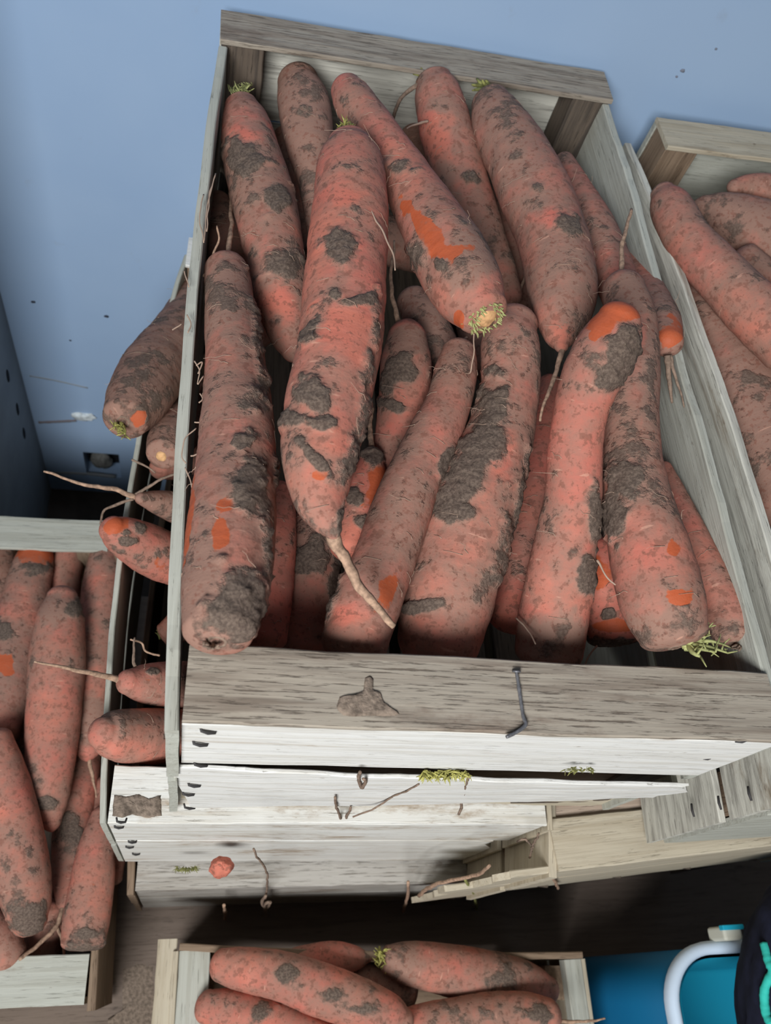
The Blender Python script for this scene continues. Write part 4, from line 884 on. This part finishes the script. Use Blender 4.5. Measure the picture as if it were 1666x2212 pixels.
# staples in the white fronts
def staple(parent, x, y, Y, ln=.0052, ang=-.5):
    P = Vector(aty(x, y, Y)); d = Vector((math.cos(ang), 0, math.sin(ang)))
    V, F = tube_mesh([[(-d * ln + Vector((0, .003, 0)), .0007), (-d * ln * .8, .0009), (Vector((0, -.0006, .0003)), .0011), (d * ln * .8, .0009), (d * ln + Vector((0, .003, 0)), .0007)]], 6)
    link('staple', V, F, M_STAPLE, parent, Matrix.Translation(P))
def panel_of(c, k): return [o for o in c.children if o.name.split('.')[0] == 'end_panel'][k]
for i, (x, y) in enumerate(((450, 1581), (433, 1608), (434, 1653), (420, 1697), (407, 1716), (410, 1745))):
    staple(panel_of(cA, 0 if i < 3 else 1), x, y, .0025 if i < 3 else .0008)
for x, y in ((1602, 1600), (1528, 1637)): staple(panel_of(cA, 0), x, y, -.0045, .004, .5)
for x, y in ((262, 1775), (257, 1787), (286, 1819), (280, 1830), (294, 1845)): staple(panel_of(cB, 0), x, y, -.0075, .0042)
fpl = [o for o in cF.children if o.name.split('.')[0] == 'side_plank']
for x, y in ((1555, 1734), (1620, 1714), (1497, 1750)):
    d = ray(x, y); P = CP + d * ((.399 - CP[0]) / d[0])
    V, F = tube_mesh([[(Vector((0, -.005, 0)), .0008), (Vector((-.0006, 0, 0)), .0011), (Vector((0, .005, 0)), .0008)]], 6)
    link('staple', V, F, M_STAPLE, fpl[1], Matrix.Translation(Vector(P)))
# bent nail on the front rail
rows = []
for x, y, dz in ((1116, 1452, .0015), (1122, 1490, .0012), (1130, 1545, .0012), (1136, 1562, .0018), (1130, 1572, .002), (1112, 1584, .002), (1094, 1592, .002)):
    P = atz(x, y, dz); rows.append((*P, 4.0 * ((P - CP) @ CW) / FPX))
nail = strand('bent_nail', cA, rows, M_NAIL, 10, 0, n=40)
nail['label'] = 'bent grey nail lying across the rail'
V, F = tube_mesh([[(Vector((0, 0, 0)), .0026), (Vector((0, .001, .0004)), .0026)]], 12)
link('nail_head', V, F, M_NAIL, nail, Matrix.Translation(Vector(rows[0][:3])))
# splinters and fibres along the left plank of the upper crate
pl = [o for o in cA.children if o.name.split('.')[0] == 'side_plank'][0]
for i, path in enumerate(([(466, 375), (452, 430), (446, 500)], [(462, 388), (446, 455), (441, 520)], [(440, 420), (432, 470), (440, 525)], [(408, 620), (402, 600), (398, 585)], [(392, 700), (380, 706), (372, 712)], [(404, 680), (412, 700), (408, 720)],
                          [(420, 780), (432, 800), (428, 830), (440, 812)], [(424, 790), (437, 782), (430, 808)], [(420, 912), (440, 912), (448, 910)], [(424, 925), (400, 950), (393, 985), (402, 1000)], [(412, 985), (430, 978), (442, 975)], [(432, 850), (436, 862), (430, 870)], [(400, 1010), (412, 1040), (418, 1060)])):
    rows = []
    for x, y in path:
        P = atz(x, y, .001); rows.append((*P, 1.7 * ((P - CP) @ CW) / FPX))
    strand('splinter', pl, rows, M_FUZZ, 4, .001, i + 60)

# dried soil on two rails, and a patch that paints lit floor
def soil_or_lit_patch(label, px, seed, z=.0):
    pts = [atz(x, y, z) for x, y in px]; c = sum(pts) / len(pts)
    n = len(pts); ringsN = 6; V, F = [], []
    dense = []
    for i in range(n):
        for u in range(6): dense.append(pts[i] * (1 - u / 6) + pts[(i + 1) % n] * (u / 6))
    m = len(dense)
    for r in range(ringsN + 1):
        q = 1 - r / ringsN
        for k in range(m):
            P = Vector(c + (dense[k] - c) * q) - Vector(c)
            jit = 1 + .06 * noise.noise(P * 400 + Vector((seed, 0, 0)))
            z = -.0006 if r == 0 else .0006 + .0009 * (1 - q) ** .5 + .0006 * noise.noise(P * 500)
            V.append((P.x * jit, P.y * jit, z))
    for r in range(ringsN):
        for k in range(m): F.append((r * m + k, r * m + (k + 1) % m, (r + 1) * m + (k + 1) % m, (r + 1) * m + k))
    F.append(tuple(range(m - 1, -1, -1)))
    o = link('soil_or_lit_patch', V, F, M_SOIL_LIT, None, Matrix.Translation(Vector(c)))
    return tag(o, label, 'soil')
soil_or_lit_patch('patch of dried brown soil on the grey front rail, left of the nail', [(789, 1460), (800, 1457), (808, 1464), (806, 1488), (824, 1496), (835, 1520), (868, 1545), (850, 1550), (735, 1549), (722, 1530), (730, 1505), (770, 1498), (785, 1490)], 3)
soil_or_lit_patch('brown soil smear on the white rail of the second crate, at its left corner', [(243, 1715), (270, 1719), (300, 1713), (325, 1724), (352, 1716), (354, 1764), (320, 1768), (285, 1760), (262, 1768), (239, 1764)], 5, -.262)
soil_or_lit_patch('pale patch imitating lit dusty boards between the left crate and the low front crate', [(262, 2085), (300, 2070), (336, 2078), (340, 2150), (338, 2240), (290, 2250), (232, 2250), (226, 2205), (262, 2190)], 8, -.7855)  # stands in for light falling on the dusty boards here

# roots and leaf scraps caught on the stack's front
def loose(name, label, cat, path, Y, w, mat, seed, group='dry roots caught on the stack front'):
    rows = []
    for k, q in enumerate(path):
        x, y = q[:2]; P = aty(x, y, Y - (q[2] if len(q) > 2 else 0)); rows.append((*P, w * .5 * ((P - CP) @ CW) / FPX))
    return tag(strand(name, None, rows, mat, 6, .0012, seed), label, cat, group)
loose('dry_root', 'dark root curl shaped like a V on the white slat below the front', 'root', [(724, 1722), (728, 1745), (741, 1775), (752, 1758), (756, 1745)], -.006, 6, M_DRYROOT, 1)
loose('dry_root', 'long thin root slanting up to the yellow-green leaf scrap', 'root', [(762, 1765, .008), (800, 1750, .004), (845, 1724), (905, 1695)], -.006, 4, M_DRYROOT, 2)
loose('dry_root', 'root dangling under the yellow-green leaf scrap', 'root', [(1013, 1678), (1005, 1705), (998, 1735), (992, 1760, .006)], -.006, 6, M_DRYROOT, 3)
loose('dry_root', 'dark shrivelled root end in the slot below the soil patch', 'root', [(778, 1668), (774, 1685), (784, 1700), (790, 1686), (782, 1680)], -.005, 8, M_DRYROOT, 4)
loose('dry_root', 'thin root hanging low at the front, left of the middle', 'root', [(548, 1834), (556, 1852), (574, 1876), (578, 1905), (574, 1940)], -.044, 5, M_DRYROOT, 5)
loose('dry_root', 'tangled root end hanging over the dark gap, left of the middle', 'root', [(574, 1935), (566, 1950), (576, 1962), (584, 1948), (572, 1955), (577, 1980)], -.048, 7, M_DRYROOT, 6)
loose('dry_root', 'short straight root hanging into the dark gap at the left', 'root', [(484, 1955), (486, 1972), (488, 1992)], -.05, 7, M_ROOT, 7)
loose('dry_root', 'long kinked root hanging into the dark gap at the middle', 'root', [(882, 1905), (880, 1940), (865, 1985), (864, 2000), (874, 2012)], -.05, 7, M_ROOT, 8)
loose('dry_root', 'slanting reddish root on the lowest front, right of the middle', 'root', [(1058, 1870), (1030, 1890), (960, 1905), (925, 1918), (905, 1935)], -.05, 8, M_ROOT, 9)
loose('dry_root', 'green-brown thread hanging into the dark gap, right of the middle', 'root', [(1005, 1900), (1022, 1930), (1030, 1960), (1035, 1985)], -.05, 6, M_MOSS, 10)
loose('dry_root', 'small root stub leaning on the cream crate\'s lower edge', 'root', [(1190, 1888), (1200, 1905), (1206, 1918)], -.05, 7, M_ROOT, 11)
loose('dry_root', 'brown branching twig on the cream boards right of the middle', 'root', [(1118, 1818), (1135, 1812), (1150, 1825), (1165, 1800), (1150, 1830), (1145, 1852)], -.035, 5, M_DRYROOT, 12)
def scrap(label, x, y, Y, px, n, mat, seed, flat=.5):
    rnd = random.Random(seed); B = aty(x, y, Y); s = px * ((B - CP) @ CW) / FPX; paths = []
    for k in range(n):
        a = Vector((rnd.uniform(-1, 1) * s, rnd.uniform(-.3, .4) * s * .3, rnd.uniform(-1, 1) * s * flat))
        d = Vector((rnd.uniform(-1, 1), rnd.uniform(-.8, 0), rnd.uniform(-1, .4))).normalized() * s * .38
        r = s * rnd.uniform(.02, .05)
        paths.append([(a, r), (a + d * .5 + Vector((0, 0, s * .03)), r), (a + d, r * .3)])
    V, F = tube_mesh(paths, 5)
    return tag(link('leaf_scrap', V, F, mat, None, Matrix.Translation(Vector(B))), label, 'leaf', 'leaf scraps between the slats')
scrap('yellow-green leaf scrap stuck in the slot under the front of the top crate', 962, 1672, -.004, 52, 110, M_GREEN, 1, .28)
scrap('small green leaf scrap at the right end of the slot under the top crate', 1252, 1662, -.008, 34, 40, M_MOSS, 2, .25)
scrap('moss-green tuft hanging below the white second crate at the left', 403, 1876, -.024, 24, 90, M_MOSS, 3, 1.0)
tip = blob('carrot_tip', aty(478, 1873, -.030), .010, .009, .017, CARROT, None, 9, .22); tag(tip, 'orange carrot stump poking out below the white second crate', 'carrot')

# ------------------------------------------------------------------ blue tub with a white rim, navy cloth
def tub():
    zr = z_(-.45); c = empty('plastic_tub', (.66, -.24, ZF - .785)); tag(c, 'blue plastic tub with a thick white rim at the lower right', 'tub')
    A = Vector(atz(1452, 2160, -.45)); x0 = A.x; y1 = atz(1560, 2040, -.45)[1]
    def rr(inset, z, w=.40, d=.30, rad=.055, n=12):
        P = []; cx, cy = x0 + w / 2, y1 - d / 2
        for k, (sx, sy) in enumerate(((1, 1), (-1, 1), (-1, -1), (1, -1))):
            for i in range(n + 1):
                a = math.pi / 2 * (k + i / n); r = max(.006, rad - inset)
                P.append((cx + sx * (w / 2 - rad) + math.cos(a) * r - (0 if True else 0), cy + sy * (d / 2 - rad) + math.sin(a) * r, z))
        return P
    def loft(name, rings, mat, capb=False):
        V = [p for r in rings for p in r]; m = len(rings[0]); F = []
        for i in range(len(rings) - 1):
            for k in range(m): F.append((i * m + k, i * m + (k + 1) % m, (i + 1) * m + (k + 1) % m, (i + 1) * m + k))
        if capb: F.append(tuple((len(rings) - 1) * m + k for k in range(m)))
        return link(name, V, F, mat, c, Matrix())
    blue = plain('deep_blue_plastic', (0.014, 0.22, 0.47), .4); turq = plain('turquoise_plastic', (0.018, 0.37, 0.54), .35); white = plain('white_plastic', (0.60, 0.72, 0.86), .4)
    H = zr - (ZF - .784)
    outer = [rr(.002 + .004 * t, zr - .004 - (H - .006) * t) for t in np.linspace(0, 1, 8)]
    loft('outer_wall', outer, blue, True)
    loft('inner_wall', [rr(.012 + .02 * t, zr - .004 - (H - .02) * t) for t in np.linspace(0, 1, 8)], turq, True)
    prof = [(-.003, -.012), (-.004, -.003), (-.001, .002), (.003, .0035), (.0065, .002), (.009, -.002), (.009, -.010)]
    loft('rim', [rr(i, zr + z) for i, z in prof], white)
    # clip on the far rim
    P = atz(1583, 2018, -.43); cl = quad_box('clip', P[0] - .011, P[0] + .011, P[1] - .006, P[1] + .008, zr - .01, zr + .022, plain('cream_clip', (.55, .55, .47), .5), c, .003)
    quad_box('clip_edge', P[0] - .012, P[0] + .013, P[1] + .004, P[1] + .009, zr + .016, zr + .024, turq, cl, .001)
    return c
tub()
def cloth():
    B = Vector((.605, -.215, z_(-.36))); off = Vector((3, 8, 1))
    M_NAVY = plain('navy_cloth', (0.010, 0.012, 0.028), .9, .35, 60); M_TEAL = plain('teal_trim', (0.035, 0.50, 0.42), .7, .15, 90)
    c = empty('jacket', (B.x, B.y, z_(-.445))); tag(c, 'dark navy cloth with teal trim lying over the tub, at the lower right edge', 'clothing')
    V, F = [], []; n, m = 40, 64
    def surf(th, ph):
        d = Vector((math.sin(th) * math.cos(ph), math.sin(th) * math.sin(ph), math.cos(th)))
        q = 1 + .10 * noise.noise(d * 2.2 + off) + .05 * noise.noise(d * 6 + off)
        return Vector((d.x * .078 * q, d.y * .155 * q, d.z * .085 * q))
    for i in range(n + 1):
        for k in range(m): V.append(surf(math.pi * i / n, 2 * math.pi * k / m))
    for i in range(n):
        for k in range(m):
            a = i * m + k; b = i * m + (k + 1) % m; F.append((a, a + m, b + m, b))
    link('cloth_body', V, F, M_NAVY, c, Matrix.Translation(B))
    for (pts, w) in (([(1652, 2040), (1660, 2075), (1668, 2100), (1652, 2140), (1655, 2190), (1668, 2215)], 9),):
        rows = []
        for x, y in pts:
            d = Vector(ray(x, y)); o_ = Vector(CP) - B
            # meet the cloth's surface
            s = Vector((1 / .078, 1 / .155, 1 / .085)); oo = Vector((o_.x * s.x, o_.y * s.y, o_.z * s.z)); dd = Vector((d.x * s.x, d.y * s.y, d.z * s.z))
            a = dd.dot(dd); b = oo.dot(dd); q = b * b - a * (oo.dot(oo) - 1)
            t = (-b - math.sqrt(max(q, 0))) / a; P = Vector(CP) + d * t
            rows.append((*P, w * .5 * 2.2 * t / FPX))
        strand('trim_band', c, rows, M_TEAL, 8, 0, n=40)
    return c
cloth()

build_carrots()
